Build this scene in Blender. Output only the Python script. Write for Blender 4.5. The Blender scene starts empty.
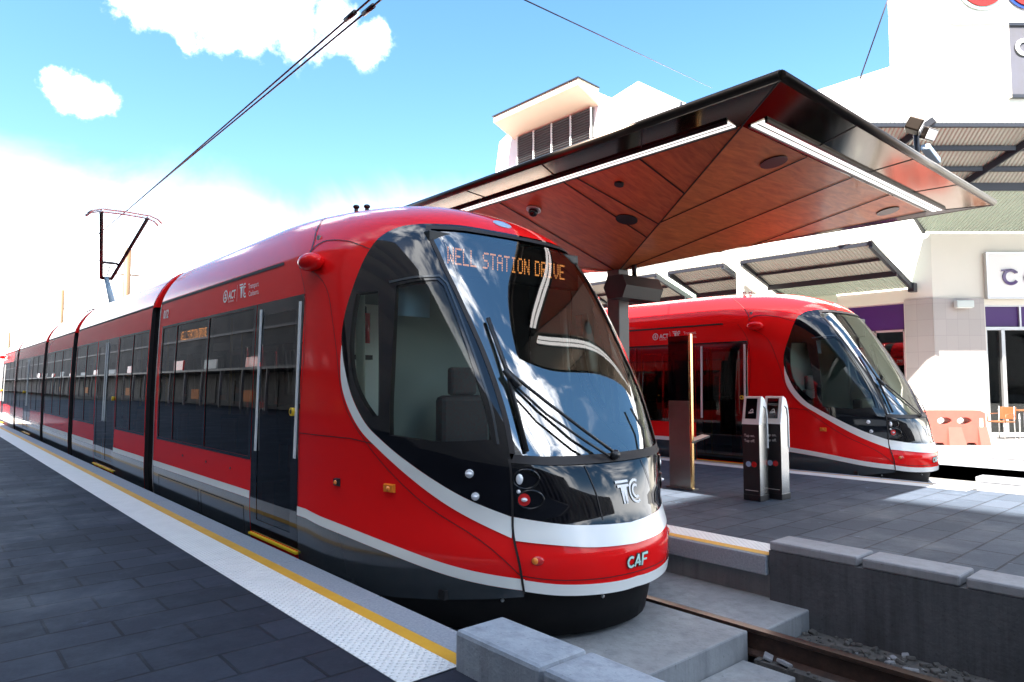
import bpy, bmesh, math, random
import numpy as np
from mathutils import Vector, Matrix
from mathutils.geometry import delaunay_2d_cdt
random.seed(7)
PI=math.pi; R=math.radians
scn=bpy.context.scene; COL=scn.collection

# ------------------------------------------------------------------ materials
def mat(name,color,rough=.5,metal=0.,coat=0.,spec=.5,noise=None,bump=None,emit=None,estr=0):
    """noise=(scale, amount, second colour); bump=(scale, strength)"""
    m=bpy.data.materials.new(name);m.use_nodes=True;nt=m.node_tree;n=nt.nodes;l=nt.links
    b=n['Principled BSDF'];b.inputs['Base Color'].default_value=(*color,1);b.inputs['Roughness'].default_value=rough
    b.inputs['Metallic'].default_value=metal;b.inputs['Coat Weight'].default_value=coat;b.inputs['Coat Roughness'].default_value=.02
    b.inputs['Specular IOR Level'].default_value=spec
    tc=n.new('ShaderNodeTexCoord')
    if noise:
        sc,am,c2=noise
        t=n.new('ShaderNodeTexNoise');t.inputs['Scale'].default_value=sc;t.inputs['Detail'].default_value=8;t.inputs['Roughness'].default_value=.65
        l.new(tc.outputs['Object'],t.inputs['Vector'])
        r=n.new('ShaderNodeMapRange');r.inputs[1].default_value=.38;r.inputs[2].default_value=.68;r.inputs[4].default_value=am
        l.new(t.outputs['Fac'],r.inputs[0])
        mx=n.new('ShaderNodeMix');mx.data_type='RGBA';mx.inputs[6].default_value=(*color,1);mx.inputs[7].default_value=(*c2,1)
        l.new(r.outputs[0],mx.inputs[0]);l.new(mx.outputs[2],b.inputs['Base Color'])
        rr=n.new('ShaderNodeMapRange');rr.inputs[3].default_value=rough*.85;rr.inputs[4].default_value=min(1,rough*1.2)
        l.new(t.outputs['Fac'],rr.inputs[0]);l.new(rr.outputs[0],b.inputs['Roughness'])
    if bump:
        t=n.new('ShaderNodeTexNoise');t.inputs['Scale'].default_value=bump[0];t.inputs['Detail'].default_value=6
        l.new(tc.outputs['Object'],t.inputs['Vector'])
        u=n.new('ShaderNodeBump');u.inputs['Strength'].default_value=bump[1];u.inputs['Distance'].default_value=.01
        l.new(t.outputs['Fac'],u.inputs['Height']);l.new(u.outputs[0],b.inputs['Normal'])
    if emit: b.inputs['Emission Color'].default_value=(*emit,1);b.inputs['Emission Strength'].default_value=estr
    return m
def glass(name,tint,ior=1.6,rough=0.):
    m=bpy.data.materials.new(name);m.use_nodes=True;n=m.node_tree.nodes;l=m.node_tree.links;n.clear()
    o=n.new('ShaderNodeOutputMaterial');mx=n.new('ShaderNodeMixShader');f=n.new('ShaderNodeFresnel');f.inputs[0].default_value=ior
    t=n.new('ShaderNodeBsdfTransparent');t.inputs[0].default_value=(*tint,1);g=n.new('ShaderNodeBsdfGlossy');g.inputs['Roughness'].default_value=rough
    g.inputs['Color'].default_value=(1,1,1,1)
    # same fresnel from both sides of the single pane
    geo=n.new('ShaderNodeNewGeometry');mixn=n.new('ShaderNodeMix');mixn.data_type='FLOAT'
    inv=n.new('ShaderNodeMath');inv.operation='DIVIDE';inv.inputs[0].default_value=1;inv.inputs[1].default_value=1
    mixn.inputs[2].default_value=ior;mixn.inputs[3].default_value=ior
    l.new(f.outputs[0],mx.inputs[0]);l.new(t.outputs[0],mx.inputs[1]);l.new(g.outputs[0],mx.inputs[2]);l.new(mx.outputs[0],o.inputs[0])
    n.remove(geo);n.remove(mixn);n.remove(inv)
    return m
def paver(name,c1,c2,mortar,bw=.6,bh=.3):
    m=bpy.data.materials.new(name);m.use_nodes=True;nt=m.node_tree;n=nt.nodes;l=nt.links;b=n['Principled BSDF']
    tc=n.new('ShaderNodeTexCoord');br=n.new('ShaderNodeTexBrick')
    wob=n.new('ShaderNodeTexNoise');wob.inputs['Scale'].default_value=1.3
    l.new(tc.outputs['Object'],br.inputs['Vector'])
    br.inputs['Color1'].default_value=(*c1,1);br.inputs['Color2'].default_value=(*c2,1);br.inputs['Mortar'].default_value=(*mortar,1)
    br.inputs['Scale'].default_value=1;br.inputs['Brick Width'].default_value=bw;br.inputs['Row Height'].default_value=bh
    br.inputs['Mortar Size'].default_value=.010;br.inputs['Mortar Smooth'].default_value=.3;br.inputs['Bias'].default_value=-.1
    def noise(scale,lo,hi,det=8):
        t=n.new('ShaderNodeTexNoise');t.inputs['Scale'].default_value=scale;t.inputs['Detail'].default_value=det;t.inputs['Roughness'].default_value=.7
        l.new(tc.outputs['Object'],t.inputs['Vector']);r=n.new('ShaderNodeMapRange');r.inputs[1].default_value=lo;r.inputs[2].default_value=hi
        l.new(t.outputs['Fac'],r.inputs[0]);return r.outputs[0],t
    def mix(fac,a,col,mode='MIX'):
        x=n.new('ShaderNodeMix');x.data_type='RGBA';x.blend_type=mode;l.new(fac,x.inputs[0]);l.new(a,x.inputs[6]);x.inputs[7].default_value=(*col,1);return x.outputs[2]
    f1,_=noise(1.1,.45,.72);f2,t2=noise(45,.35,.75);f3,_=noise(3.1,.63,.70,5)
    def amt(f,k):
        q=n.new('ShaderNodeMath');q.operation='MULTIPLY';l.new(f,q.inputs[0]);q.inputs[1].default_value=k;return q.outputs[0]
    c=mix(amt(f1,.45),br.outputs['Color'],tuple(x*1.9 for x in c1));c=mix(amt(f2,.4),c,tuple(x*.45 for x in c1));c=mix(amt(f3,.5),c,tuple(min(.5,x*4) for x in c1))
    l.new(c,b.inputs['Base Color']);b.inputs['Specular IOR Level'].default_value=.3
    rr=n.new('ShaderNodeMapRange');rr.inputs[3].default_value=.75;rr.inputs[4].default_value=.5;l.new(f1,rr.inputs[0]);l.new(rr.outputs[0],b.inputs['Roughness'])
    bu=n.new('ShaderNodeBump');bu.inputs['Strength'].default_value=.5;bu.inputs['Distance'].default_value=.006
    h=n.new('ShaderNodeMath');h.operation='SUBTRACT';h2=amt(t2.outputs['Fac'],.35);l.new(h2,h.inputs[0]);l.new(br.outputs['Fac'],h.inputs[1])
    l.new(h.outputs[0],bu.inputs['Height']);l.new(bu.outputs[0],b.inputs['Normal']);return m
def tactile():
    m=mat('tactile white tile',(.80,.79,.76),.55,noise=(6,.35,(.62,.62,.60)));nt=m.node_tree;n=nt.nodes;l=nt.links;b=n['Principled BSDF']
    tc=n.new('ShaderNodeTexCoord');sp=n.new('ShaderNodeSeparateXYZ');l.new(tc.outputs['Object'],sp.inputs[0])
    def wave(o):
        q=n.new('ShaderNodeMath');q.operation='MULTIPLY';q.inputs[1].default_value=2*PI/.05;l.new(o,q.inputs[0])
        s=n.new('ShaderNodeMath');s.operation='SINE';l.new(q.outputs[0],s.inputs[0]);return s.outputs[0]
    p=n.new('ShaderNodeMath');p.operation='MULTIPLY';l.new(wave(sp.outputs[0]),p.inputs[0]);l.new(wave(sp.outputs[1]),p.inputs[1])
    mx=n.new('ShaderNodeMath');mx.operation='MAXIMUM';mx.inputs[1].default_value=.15;l.new(p.outputs[0],mx.inputs[0])
    # tile joint every 0.3 m
    fr=n.new('ShaderNodeMath');fr.operation='PINGPONG';fr.inputs[1].default_value=.15;l.new(sp.outputs[1],fr.inputs[0])
    lt=n.new('ShaderNodeMath');lt.operation='LESS_THAN';lt.inputs[1].default_value=.002;l.new(fr.outputs[0],lt.inputs[0])
    sb=n.new('ShaderNodeMath');sb.operation='SUBTRACT';l.new(mx.outputs[0],sb.inputs[0]);l.new(lt.outputs[0],sb.inputs[1])
    bu=n.new('ShaderNodeBump');bu.inputs['Strength'].default_value=1;bu.inputs['Distance'].default_value=.012;l.new(sb.outputs[0],bu.inputs['Height']);l.new(bu.outputs[0],b.inputs['Normal'])
    return m
def corrugated(name,color,axis,scale):
    m=mat(name,color,.45,0);nt=m.node_tree;n=nt.nodes;l=nt.links
    tc=n.new('ShaderNodeTexCoord');dt=n.new('ShaderNodeVectorMath');dt.operation='DOT_PRODUCT';dt.inputs[1].default_value=axis;l.new(tc.outputs['Object'],dt.inputs[0])
    q=n.new('ShaderNodeMath');q.operation='MULTIPLY';q.inputs[1].default_value=scale;l.new(dt.outputs['Value'],q.inputs[0])
    s=n.new('ShaderNodeMath');s.operation='SINE';l.new(q.outputs[0],s.inputs[0])
    bu=n.new('ShaderNodeBump');bu.inputs['Strength'].default_value=1;bu.inputs['Distance'].default_value=.02;l.new(s.outputs[0],bu.inputs['Height']);l.new(bu.outputs[0],n['Principled BSDF'].inputs['Normal'])
    return m
def timber():
    m=mat('timber veneer',(.22,.055,.028),.42,coat=.15);nt=m.node_tree;n=nt.nodes;l=nt.links;b=n['Principled BSDF']
    tc=n.new('ShaderNodeTexCoord');mp=n.new('ShaderNodeMapping');mp.inputs['Scale'].default_value=(3,14,8);mp.inputs['Rotation'].default_value=(0,0,.6);l.new(tc.outputs['Object'],mp.inputs[0])
    t=n.new('ShaderNodeTexNoise');t.inputs['Scale'].default_value=1.2;t.inputs['Detail'].default_value=9;t.inputs['Distortion'].default_value=.8;l.new(mp.outputs[0],t.inputs[0])
    r=n.new('ShaderNodeValToRGB');e=r.color_ramp.elements;e[0].position=.3;e[0].color=(.46,.110,.034,1);e[1].position=.72;e[1].color=(.70,.21,.064,1);l.new(t.outputs['Fac'],r.inputs[0]);l.new(r.outputs[0],b.inputs['Base Color']);return m

M=dict(
 red=mat('tram red paint',(.86,.011,.012),.09,coat=0,spec=.22,bump=(1.1,.035)),
 black=mat('gloss black panel',(.004,.004,.006),.05,coat=.25),
 white=mat('white stripe paint',(.88,.89,.86),.25,coat=.4),
 grey=mat('charcoal skirt paint',(.032,.040,.048),.16,coat=.5,noise=(3,.5,(.05,.055,.058))),
 lining=mat('cream interior lining',(.55,.60,.57),.5),
 seamr=mat('dark red panel gap',(.10,.003,.006),.6),
 seam=mat('dark rubber seam',(.012,.008,.008),.6),
 rubber=mat('black rubber',(.006,.006,.007),.6,spec=.2,noise=(9,.5,(.014,.013,.013))),
 matblack=mat('matt black plastic',(.014,.014,.015),.38),
 chrome=mat('brushed steel',(.55,.55,.54),.25,1.0),
 alu=mat('pale handrail metal',(.80,.81,.80),.45,0),
 silver=mat('satin aluminium',(.6,.6,.6),.35,.8),
 wind=glass('windscreen glass',(.84,.92,.89),3.1),
 cabg=glass('cab side glass',(.74,.84,.80),1.45),
 tint=glass('tinted passenger glass',(.07,.075,.08),1.5),
 shopg=glass('shopfront glass',(.25,.28,.28),1.6),
 yellow=mat('yellow safety paint',(.85,.55,.02),.4),
 amber=mat('amber lens',(.80,.22,.02),.2,coat=.5),
 lamp=mat('clear lamp lens',(.85,.87,.9),.08,.2,coat=1),
 redlens=mat('red lamp lens',(.6,.02,.02),.15,coat=.6),
 led=mat('orange led text',(.9,.3,.05),.5,emit=(1,.36,.10),estr=.11),
 ledside=mat('amber led text',(.9,.3,.05),.5,emit=(1,.36,.08),estr=1.3),
 ledp=mat('dark led panel',(.010,.012,.012),.5),
 whiteletter=mat('white lettering',(.82,.82,.80),.45),
 cyanletter=mat('pale cyan lettering',(.55,.80,.74),.35),
 seatf=mat('charcoal seat fabric',(.04,.045,.055),.8,noise=(40,.6,(.10,.02,.02))),
 seato=mat('orange seat shell',(.55,.16,.03),.45),
 partg=mat('grey cab wall',(.24,.27,.26),.6),
 colg=mat('grey green column paint',(.11,.118,.108),.5),
 blind=mat('pale blue sun blind',(.30,.42,.52),.7),
 conc=mat('pale concrete',(.30,.315,.325),.8,noise=(2.2,.75,(.20,.21,.22)),bump=(30,.35)),
 concd=mat('stained dark concrete',(.085,.088,.098),.8,noise=(1.7,.85,(.045,.047,.052)),bump=(25,.4)),
 conct=mat('concrete capping',(.27,.275,.29),.75,noise=(2.5,.6,(.20,.20,.215)),bump=(30,.3)),
 concb=mat('bluish precast concrete',(.33,.36,.40),.75,noise=(3,.7,(.22,.25,.29)),bump=(40,.4)),
 cope=mat('granite coping',(.29,.32,.36),.6,noise=(60,.8,(.19,.21,.24)),bump=(50,.2)),
 yline=mat('yellow edge paint',(.68,.36,.03),.5,noise=(5,.5,(.55,.27,.025))),
 plaza=mat('pale plaza concrete',(.25,.24,.225),.8,noise=(.6,.6,(.19,.185,.175))),
 asphalt=mat('asphalt',(.05,.05,.052),.85,noise=(8,.6,(.035,.035,.037))),
 gravel=mat('track bed ballast',(.10,.095,.09),.9,noise=(14,.9,(.05,.047,.045)),bump=(22,1)),
 rail=mat('rusty rail steel',(.055,.026,.017),.65,.2,noise=(12,.8,(.022,.013,.010)),bump=(40,.4)),
 railtop=mat('worn rail head',(.22,.17,.14),.3,.9,noise=(20,.5,(.12,.06,.04))),
 bronze=mat('bronze metal lining',(.16,.12,.085),.10,1.0),
 bronzed=mat('dark bronze edge',(.055,.042,.034),.3,.9),
 timber=timber(),
 strip=mat('white light strip',(.9,.9,.88),.3,emit=(1,.97,.93),estr=.16),
 sunedge=mat('steel edge coloured as sunlit',(.75,.50,.22),.22,1.0),  # gold tone stands for sunlight on a plain steel edge
 steel=mat('dull stainless steel',(.27,.255,.24),.34,.9,noise=(3,.5,(.20,.18,.165))),
 wallw=mat('white painted render',(.80,.79,.76),.8,noise=(.35,.5,(.74,.73,.70))),
 wallc=mat('cream painted render',(.72,.69,.60),.8,noise=(.5,.5,(.66,.63,.55))),
 mint=mat('pale mint wall',(.58,.68,.56),.7,noise=(.8,.4,(.52,.62,.50))),
 purple=mat('purple transom panel',(.05,.012,.115),.3,coat=.4),
 awnst=mat('dark awning steel',(.025,.028,.036),.4,.3),
 barrier=mat('faded orange plastic',(.34,.075,.055),.5,noise=(5,.6,(.28,.06,.045))),
 chair=mat('tan cafe chair',(.20,.065,.022),.45),
 tanpole=mat('tan painted pole',(.16,.10,.05),.5),
 dark=mat('dark shop interior',(.03,.028,.027),.6),
 shop=mat('grey shop wall',(.075,.07,.07),.7,noise=(.4,.8,(.03,.03,.032))),
 signt=mat('tower window glass',(.11,.11,.11),.5),
 tower=mat('brown tower wall',(.17,.165,.155),.8,noise=(.3,.5,(.14,.135,.13))),
 orangep=mat('orange poster',(.6,.2,.05),.6),
 louvre=mat('dark louvre blade',(.10,.105,.11),.5,.3),
 hood=mat('cream hood soffit',(.62,.55,.42),.7),
 leaf=mat('olive leaf',(.09,.11,.03),.6,noise=(3,.7,(.14,.15,.05))),
 bark=mat('brown bark',(.10,.07,.05),.8),
 wire=mat('copper contact wire',(.04,.035,.045),.4,.6),
 pblue=mat('pale blue frame paint',(.22,.30,.36),.4),
 signg=mat('grey sign panel',(.075,.07,.07),.5,noise=(.5,.9,(.09,.09,.12))),
 bluelens=mat('blue panel',(.35,.5,.7),.25,coat=.5),
 logored=mat('red sign letter',(.22,.008,.004),.4),logoblue=mat('blue sign letter',(.01,.04,.20),.4),
)
M['pavl']=paver('dark basalt paver',(.014,.0165,.025),(.028,.033,.048),(.004,.004,.006))
M['pavi']=paver('slate blue paver',(.046,.060,.082),(.070,.086,.114),(.016,.019,.026))
M['tactile']=tactile()
Rv=(.7536,-.6573,0.); Fv=(.6573,.7536,0.)
M['corr1']=corrugated('green corrugated soffit',(.36,.42,.34),(0,1,0),62)
M['corr2']=corrugated('green ribbed soffit',(.36,.42,.34),Rv,62)
M['awnsheet1']=corrugated('translucent cream roof sheet',(.34,.335,.29),(0,1,0),62)
M['awnsheet2']=corrugated('cream roof sheet',(.34,.335,.29),Rv,62)
def streak(m,amount,dark):
    nt=m.node_tree;n=nt.nodes;l=nt.links;b=n['Principled BSDF'];src=b.inputs['Base Color'].links[0].from_socket
    tc=n.new('ShaderNodeTexCoord');mp=n.new('ShaderNodeMapping');mp.inputs['Scale'].default_value=(7,7,.45);l.new(tc.outputs['Object'],mp.inputs[0])
    t=n.new('ShaderNodeTexNoise');t.inputs['Scale'].default_value=1.6;t.inputs['Detail'].default_value=7;t.inputs['Roughness'].default_value=.7;l.new(mp.outputs[0],t.inputs[0])
    r=n.new('ShaderNodeMapRange');r.inputs[1].default_value=.45;r.inputs[2].default_value=.68;r.inputs[4].default_value=amount;l.new(t.outputs['Fac'],r.inputs[0])
    x=n.new('ShaderNodeMix');x.data_type='RGBA';l.new(r.outputs[0],x.inputs[0]);l.new(src,x.inputs[6]);x.inputs[7].default_value=(*dark,1)
    t2=n.new('ShaderNodeTexNoise');t2.inputs['Scale'].default_value=55;t2.inputs['Detail'].default_value=3;l.new(tc.outputs['Object'],t2.inputs[0])
    r2=n.new('ShaderNodeMapRange');r2.inputs[1].default_value=.66;r2.inputs[2].default_value=.74;r2.inputs[4].default_value=.55;l.new(t2.outputs['Fac'],r2.inputs[0])
    y=n.new('ShaderNodeMix');y.data_type='RGBA';l.new(r2.outputs[0],y.inputs[0]);l.new(x.outputs[2],y.inputs[6]);y.inputs[7].default_value=tuple(c*.6 for c in dark)+(1,);l.new(y.outputs[2],b.inputs['Base Color'])
streak(M['concd'],.7,(.032,.033,.037));streak(M['conc'],.55,(.15,.155,.165));streak(M['concb'],.6,(.16,.175,.20));streak(M['conct'],.4,(.15,.15,.155))
def tiles():
    m=mat('grey wall tile',(.42,.39,.37),.5);nt=m.node_tree;n=nt.nodes;l=nt.links
    tc=n.new('ShaderNodeTexCoord');sp=n.new('ShaderNodeSeparateXYZ');l.new(tc.outputs['Object'],sp.inputs[0]);sb=n.new('ShaderNodeMath');sb.operation='SUBTRACT';l.new(sp.outputs[0],sb.inputs[0]);l.new(sp.outputs[1],sb.inputs[1]);mp=n.new('ShaderNodeCombineXYZ');l.new(sb.outputs[0],mp.inputs[0]);l.new(sp.outputs[2],mp.inputs[1])
    br=n.new('ShaderNodeTexBrick');br.offset=0;br.inputs['Scale'].default_value=1;br.inputs['Brick Width'].default_value=.45;br.inputs['Row Height'].default_value=.45;br.inputs['Mortar Size'].default_value=.004
    br.inputs['Color1'].default_value=(.36,.33,.31,1);br.inputs['Color2'].default_value=(.40,.36,.34,1);br.inputs['Mortar'].default_value=(.28,.25,.24,1)
    l.new(mp.outputs[0],br.inputs[0]);l.new(br.outputs[0],n['Principled BSDF'].inputs['Base Color']);return m
M['tile']=tiles()

# ------------------------------------------------------------------ object helpers
def link(name,me,parent=None,loc=None,rz=0):
    o=bpy.data.objects.new(name,me);COL.objects.link(o)
    if parent: o.parent=parent
    if loc: o.location=loc
    o.rotation_euler=(0,0,rz);return o
def tag(o,label,cat,group=None):
    o['label']=label;o['category']=cat
    if group:o['group']=group
    return o
def empty(name,loc,label,cat,group=None):
    o=bpy.data.objects.new(name,None);COL.objects.link(o);o.location=loc;o.empty_display_size=.3;return tag(o,label,cat,group)
def struct(o): o['kind']='structure';return o
class MB:
    def __init__(s): s.v=[];s.f=[];s.mi=[];s.sm=[]
    def add(s,vs,fs,mi=0,sm=False):
        k=len(s.v);s.v+=[tuple(p) for p in vs];s.f+=[tuple(i+k for i in f) for f in fs];s.mi+=[mi]*len(fs);s.sm+=[sm]*len(fs);return s
    def box(s,x0,x1,y0,y1,z0,z1,mi=0,bev=0,M=None):
        if bev:
            bm=bmesh.new();bmesh.ops.create_cube(bm,size=1)
            for v in bm.verts: v.co=Vector(((x0+x1)/2+v.co.x*(x1-x0),(y0+y1)/2+v.co.y*(y1-y0),(z0+z1)/2+v.co.z*(z1-z0)))
            bmesh.ops.bevel(bm,geom=list(bm.edges),offset=bev,segments=2,profile=.5,affect='EDGES')
            bm.verts.index_update();vs=[v.co.copy() for v in bm.verts];fs=[[v.index for v in f.verts] for f in bm.faces];bm.free()
        else:
            vs=[Vector(p) for p in((x0,y0,z0),(x1,y0,z0),(x1,y1,z0),(x0,y1,z0),(x0,y0,z1),(x1,y0,z1),(x1,y1,z1),(x0,y1,z1))]
            fs=[(0,3,2,1),(4,5,6,7),(0,1,5,4),(1,2,6,5),(2,3,7,6),(3,0,4,7)]
        if M: vs=[M@v for v in vs]
        return s.add(vs,fs,mi)
    def hexa(s,bot,top,mi=0):
        n=len(bot);return s.add(list(bot)+list(top),[tuple(range(n))[::-1],tuple(range(n,2*n))]+[(i,(i+1)%n,n+(i+1)%n,n+i) for i in range(n)],mi)
    def tube(s,pts,r,seg=10,mi=0,cap=True,rs=None):
        pts=[Vector(p) for p in pts];n=len(pts);vs=[];fs=[]
        up=None
        for i,p in enumerate(pts):
            d=(pts[min(i+1,n-1)]-pts[max(i-1,0)]).normalized()
            if up is None: up=Vector((0,0,1)) if abs(d.z)<.9 else Vector((1,0,0))
            a=d.cross(up).normalized();b=a.cross(d).normalized();up=b
            rr=rs[i] if rs else r
            for k in range(seg):
                t=2*PI*k/seg;vs.append(p+a*rr*math.cos(t)+b*rr*math.sin(t))
        for i in range(n-1):
            for k in range(seg): fs.append((i*seg+k,i*seg+(k+1)%seg,(i+1)*seg+(k+1)%seg,(i+1)*seg+k))
        s.add(vs,fs,mi,True)
        if cap:
            s.add(vs[:seg],[tuple(range(seg))[::-1]],mi);s.add(vs[-seg:],[tuple(range(seg))],mi)
        return s
    def beam(s,a,b,w,h,mi=0,up=(0,0,1)):
        a=Vector(a);b=Vector(b);d=(b-a).normalized();up=Vector(up);x=d.cross(up).normalized();y=x.cross(d).normalized()
        q=[x*w/2*i+y*h/2*j for i,j in((-1,-1),(1,-1),(1,1),(-1,1))]
        return s.hexa([a+k for k in q],[b+k for k in q],mi)
    def ell(s,c,rx,ry,rz,mi=0,nu=16,nv=10,M=None):
        vs=[];fs=[]
        for j in range(nv+1):
            ph=PI*j/nv
            for i in range(nu):
                t=2*PI*i/nu;v=Vector((rx*math.sin(ph)*math.cos(t),ry*math.sin(ph)*math.sin(t),rz*math.cos(ph)))
                vs.append((M@v if M else v)+Vector(c))
        for j in range(nv):
            for i in range(nu): fs.append((j*nu+i,(j+1)*nu+i,(j+1)*nu+(i+1)%nu,j*nu+(i+1)%nu))
        return s.add(vs,fs,mi,True)
    def build(s,name,mats,parent=None,loc=None,rz=0):
        me=bpy.data.meshes.new(name);me.from_pydata(s.v,[],s.f);me.update()
        for m in (mats if isinstance(mats,(list,tuple)) else [mats]): me.materials.append(m)
        me.polygons.foreach_set('material_index',s.mi);me.polygons.foreach_set('use_smooth',s.sm)
        bm=bmesh.new();bm.from_mesh(me);bmesh.ops.remove_doubles(bm,verts=bm.verts,dist=1e-5);bmesh.ops.recalc_face_normals(bm,faces=bm.faces);bm.to_mesh(me);bm.free()
        return link(name,me,parent,loc,rz)
def pip(pts,poly):
    """vectorised point in polygon"""
    pts=np.asarray(pts);x,y=pts[:,0],pts[:,1];ins=np.zeros(len(pts),bool);q=np.asarray(poly);j=len(q)-1
    for i in range(len(q)):
        xi,yi=q[i];xj,yj=q[j]
        if yi!=yj:
            c=((yi>y)!=(yj>y))&(x<(xj-xi)*(y-yi)/(yj-yi)+xi);ins^=c
        j=i
    return ins
def dens(poly,h):
    o=[]
    for i,p in enumerate(poly):
        q=poly[(i+1)%len(poly)];L=math.hypot(q[0]-p[0],q[1]-p[1]);n=max(1,int(math.ceil(L/h)))
        for k in range(n): o.append((p[0]+(q[0]-p[0])*k/n,p[1]+(q[1]-p[1])*k/n))
    return o
def tri2d(outer,holes,h=None,hb=None):
    loops=[dens(l,hb) if hb else list(l) for l in [outer]+holes];V=[];E=[]
    for l in loops:
        k=len(V);V+=l;E+=[(k+i,k+(i+1)%len(l)) for i in range(len(l))]
    nb=len(V)
    if h:
        q=np.array(outer);gx=np.arange(q[:,0].min()+h*.5,q[:,0].max(),h);gy=np.arange(q[:,1].min()+h*.5,q[:,1].max(),h)
        G=np.array([(x,y) for x in gx for y in gy]) if len(gx) and len(gy) else np.zeros((0,2))
        if len(G):
            k=pip(G,loops[0])
            for l in loops[1:]: k&=~pip(G,l)
            G=G[k];B=np.array(V)
            if len(G):
                d=np.full(len(G),9.)
                for c in range(0,len(B),200): d=np.minimum(d,np.hypot(G[:,None,0]-B[None,c:c+200,0],G[:,None,1]-B[None,c:c+200,1]).min(1))
                V=V+[tuple(g) for g in G[d>h*.45]]
    r=delaunay_2d_cdt([Vector(p) for p in V],E,[],0,1e-6)
    vs=[(p.x,p.y) for p in r[0]];fs=[tuple(f) for f in r[2]]
    c=np.array([[sum(vs[i][0] for i in f)/3,sum(vs[i][1] for i in f)/3] for f in fs]);k=pip(c,loops[0])
    for l in loops[1:]: k&=~pip(c,l)
    fs=[f for f,t in zip(fs,k) if t];used=sorted({i for f in fs for i in f});mp={u:i for i,u in enumerate(used)}
    vs=[vs[i] for i in used];fs=[tuple(mp[i] for i in f) for f in fs]
    fs=[f if (vs[f[1]][0]-vs[f[0]][0])*(vs[f[2]][1]-vs[f[0]][1])-(vs[f[1]][1]-vs[f[0]][1])*(vs[f[2]][0]-vs[f[0]][0])>0 else f[::-1] for f in fs]
    return vs,fs
def bedges(fs):
    e={}
    for f in fs:
        for i in range(len(f)):
            a,b=f[i],f[(i+1)%len(f)]
            if (b,a) in e: del e[(b,a)]
            else: e[(a,b)]=1
    return list(e)
def slab2d(mb,outer,holes,frame,th,mi=0,back=True):
    """flat shape with thickness; frame=(origin, u, v) and n=u x v faces outward"""
    o,u,v=map(Vector,frame);n=u.cross(v).normalized();vs,fs=tri2d(outer,holes)
    fr=[o+u*a+v*b for a,b in vs];bk=[p-n*th for p in fr];k=len(vs)
    F=list(fs)+[tuple(i+k for i in f[::-1]) for f in fs]+[(b,a,a+k,b+k) for a,b in bedges(fs)]
    return mb.add(fr+bk,F,mi)
def oval(cx,cy,rx,ry,n=24): return [(cx+rx*math.cos(2*PI*i/n),cy+ry*math.sin(2*PI*i/n)) for i in range(n)]
def text2d(s,size,align='LEFT',bold=0.):
    c=bpy.data.curves.new('t','FONT');c.body=s;c.size=size;c.align_x=align;c.offset=bold;c.fill_mode='FRONT';c.resolution_u=3
    o=bpy.data.objects.new('t',c);COL.objects.link(o);bpy.context.view_layer.update()
    me=o.evaluated_get(bpy.context.evaluated_depsgraph_get()).to_mesh();vs=[(v.co.x,v.co.y) for v in me.vertices];fs=[tuple(p.vertices) for p in me.polygons]
    bpy.data.objects.remove(o);bpy.data.curves.remove(c);return vs,fs
def stroke(pts,w):
    """2-D ribbon -> verts, quads"""
    vs=[];n=len(pts)
    for i,p in enumerate(pts):
        a=pts[max(i-1,0)];b=pts[min(i+1,n-1)];dx,dy=b[0]-a[0],b[1]-a[1];L=math.hypot(dx,dy)
        k=1.
        if 0<i<n-1:
            d1=(p[0]-a[0],p[1]-a[1]);l1=math.hypot(*d1);cs=max(.4,abs((d1[0]*dx+d1[1]*dy)/(l1*L)));k=1/cs
        vs+=[(p[0]-dy/L*w/2*k,p[1]+dx/L*w/2*k),(p[0]+dy/L*w/2*k,p[1]-dx/L*w/2*k)]
    return vs,[(2*i,2*i+1,2*i+3,2*i+2) for i in range(n-1)]
def join2d(parts):
    V=[];F=[]
    for v,f in parts:
        k=len(V);V+=v;F+=[tuple(i+k for i in q) for q in f]
    return V,F
def arc(cx,cy,r,a0,a1,n=14): return [(cx+r*math.cos(R(a0+(a1-a0)*i/n)),cy+r*math.sin(R(a0+(a1-a0)*i/n))) for i in range(n+1)]
def flat_text(mb,vf,frame,mi=0,th=0):
    o,u,v=map(Vector,frame);n=u.cross(v).normalized();vs,fs=vf
    P=[o+u*a+v*b for a,b in vs]
    if th:
        k=len(P);mb.add(P+[p-n*th for p in P],list(fs)+[(b,a,a+k,b+k) for a,b in bedges(fs)],mi)
    else: mb.add(P,fs,mi)
FONT={'W':'10001 10001 10001 10101 10101 11011 10001','E':'11111 10000 10000 11110 10000 10000 11111','L':'10000 10000 10000 10000 10000 10000 11111','S':'01111 10000 10000 01110 00001 00001 11110','T':'11111 00100 00100 00100 00100 00100 00100','A':'01110 10001 10001 11111 10001 10001 10001','I':'01110 00100 00100 00100 00100 00100 01110','O':'01110 10001 10001 10001 10001 10001 01110','N':'10001 11001 11001 10101 10011 10011 10001','D':'11110 10001 10001 10001 10001 10001 11110','R':'11110 10001 10001 11110 10100 10010 10001','V':'10001 10001 10001 10001 10001 01010 00100'}
def dots(txt,px,pz,fill=.8):
    V=[];F=[];x=0
    for ch in txt:
        if ch==' ': x+=4;continue
        for r,row in enumerate(FONT[ch].split()):
            for c,b in enumerate(row):
                if b=='1':
                    k=len(V);a,d=(x+c)*px,(6-r)*pz;V+=[(a,d),(a+px*fill,d),(a+px*fill,d+pz*fill),(a,d+pz*fill)];F.append((k,k+1,k+2,k+3))
        x+=6
    return [(a-x*px/2,d) for a,d in V],F
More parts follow.
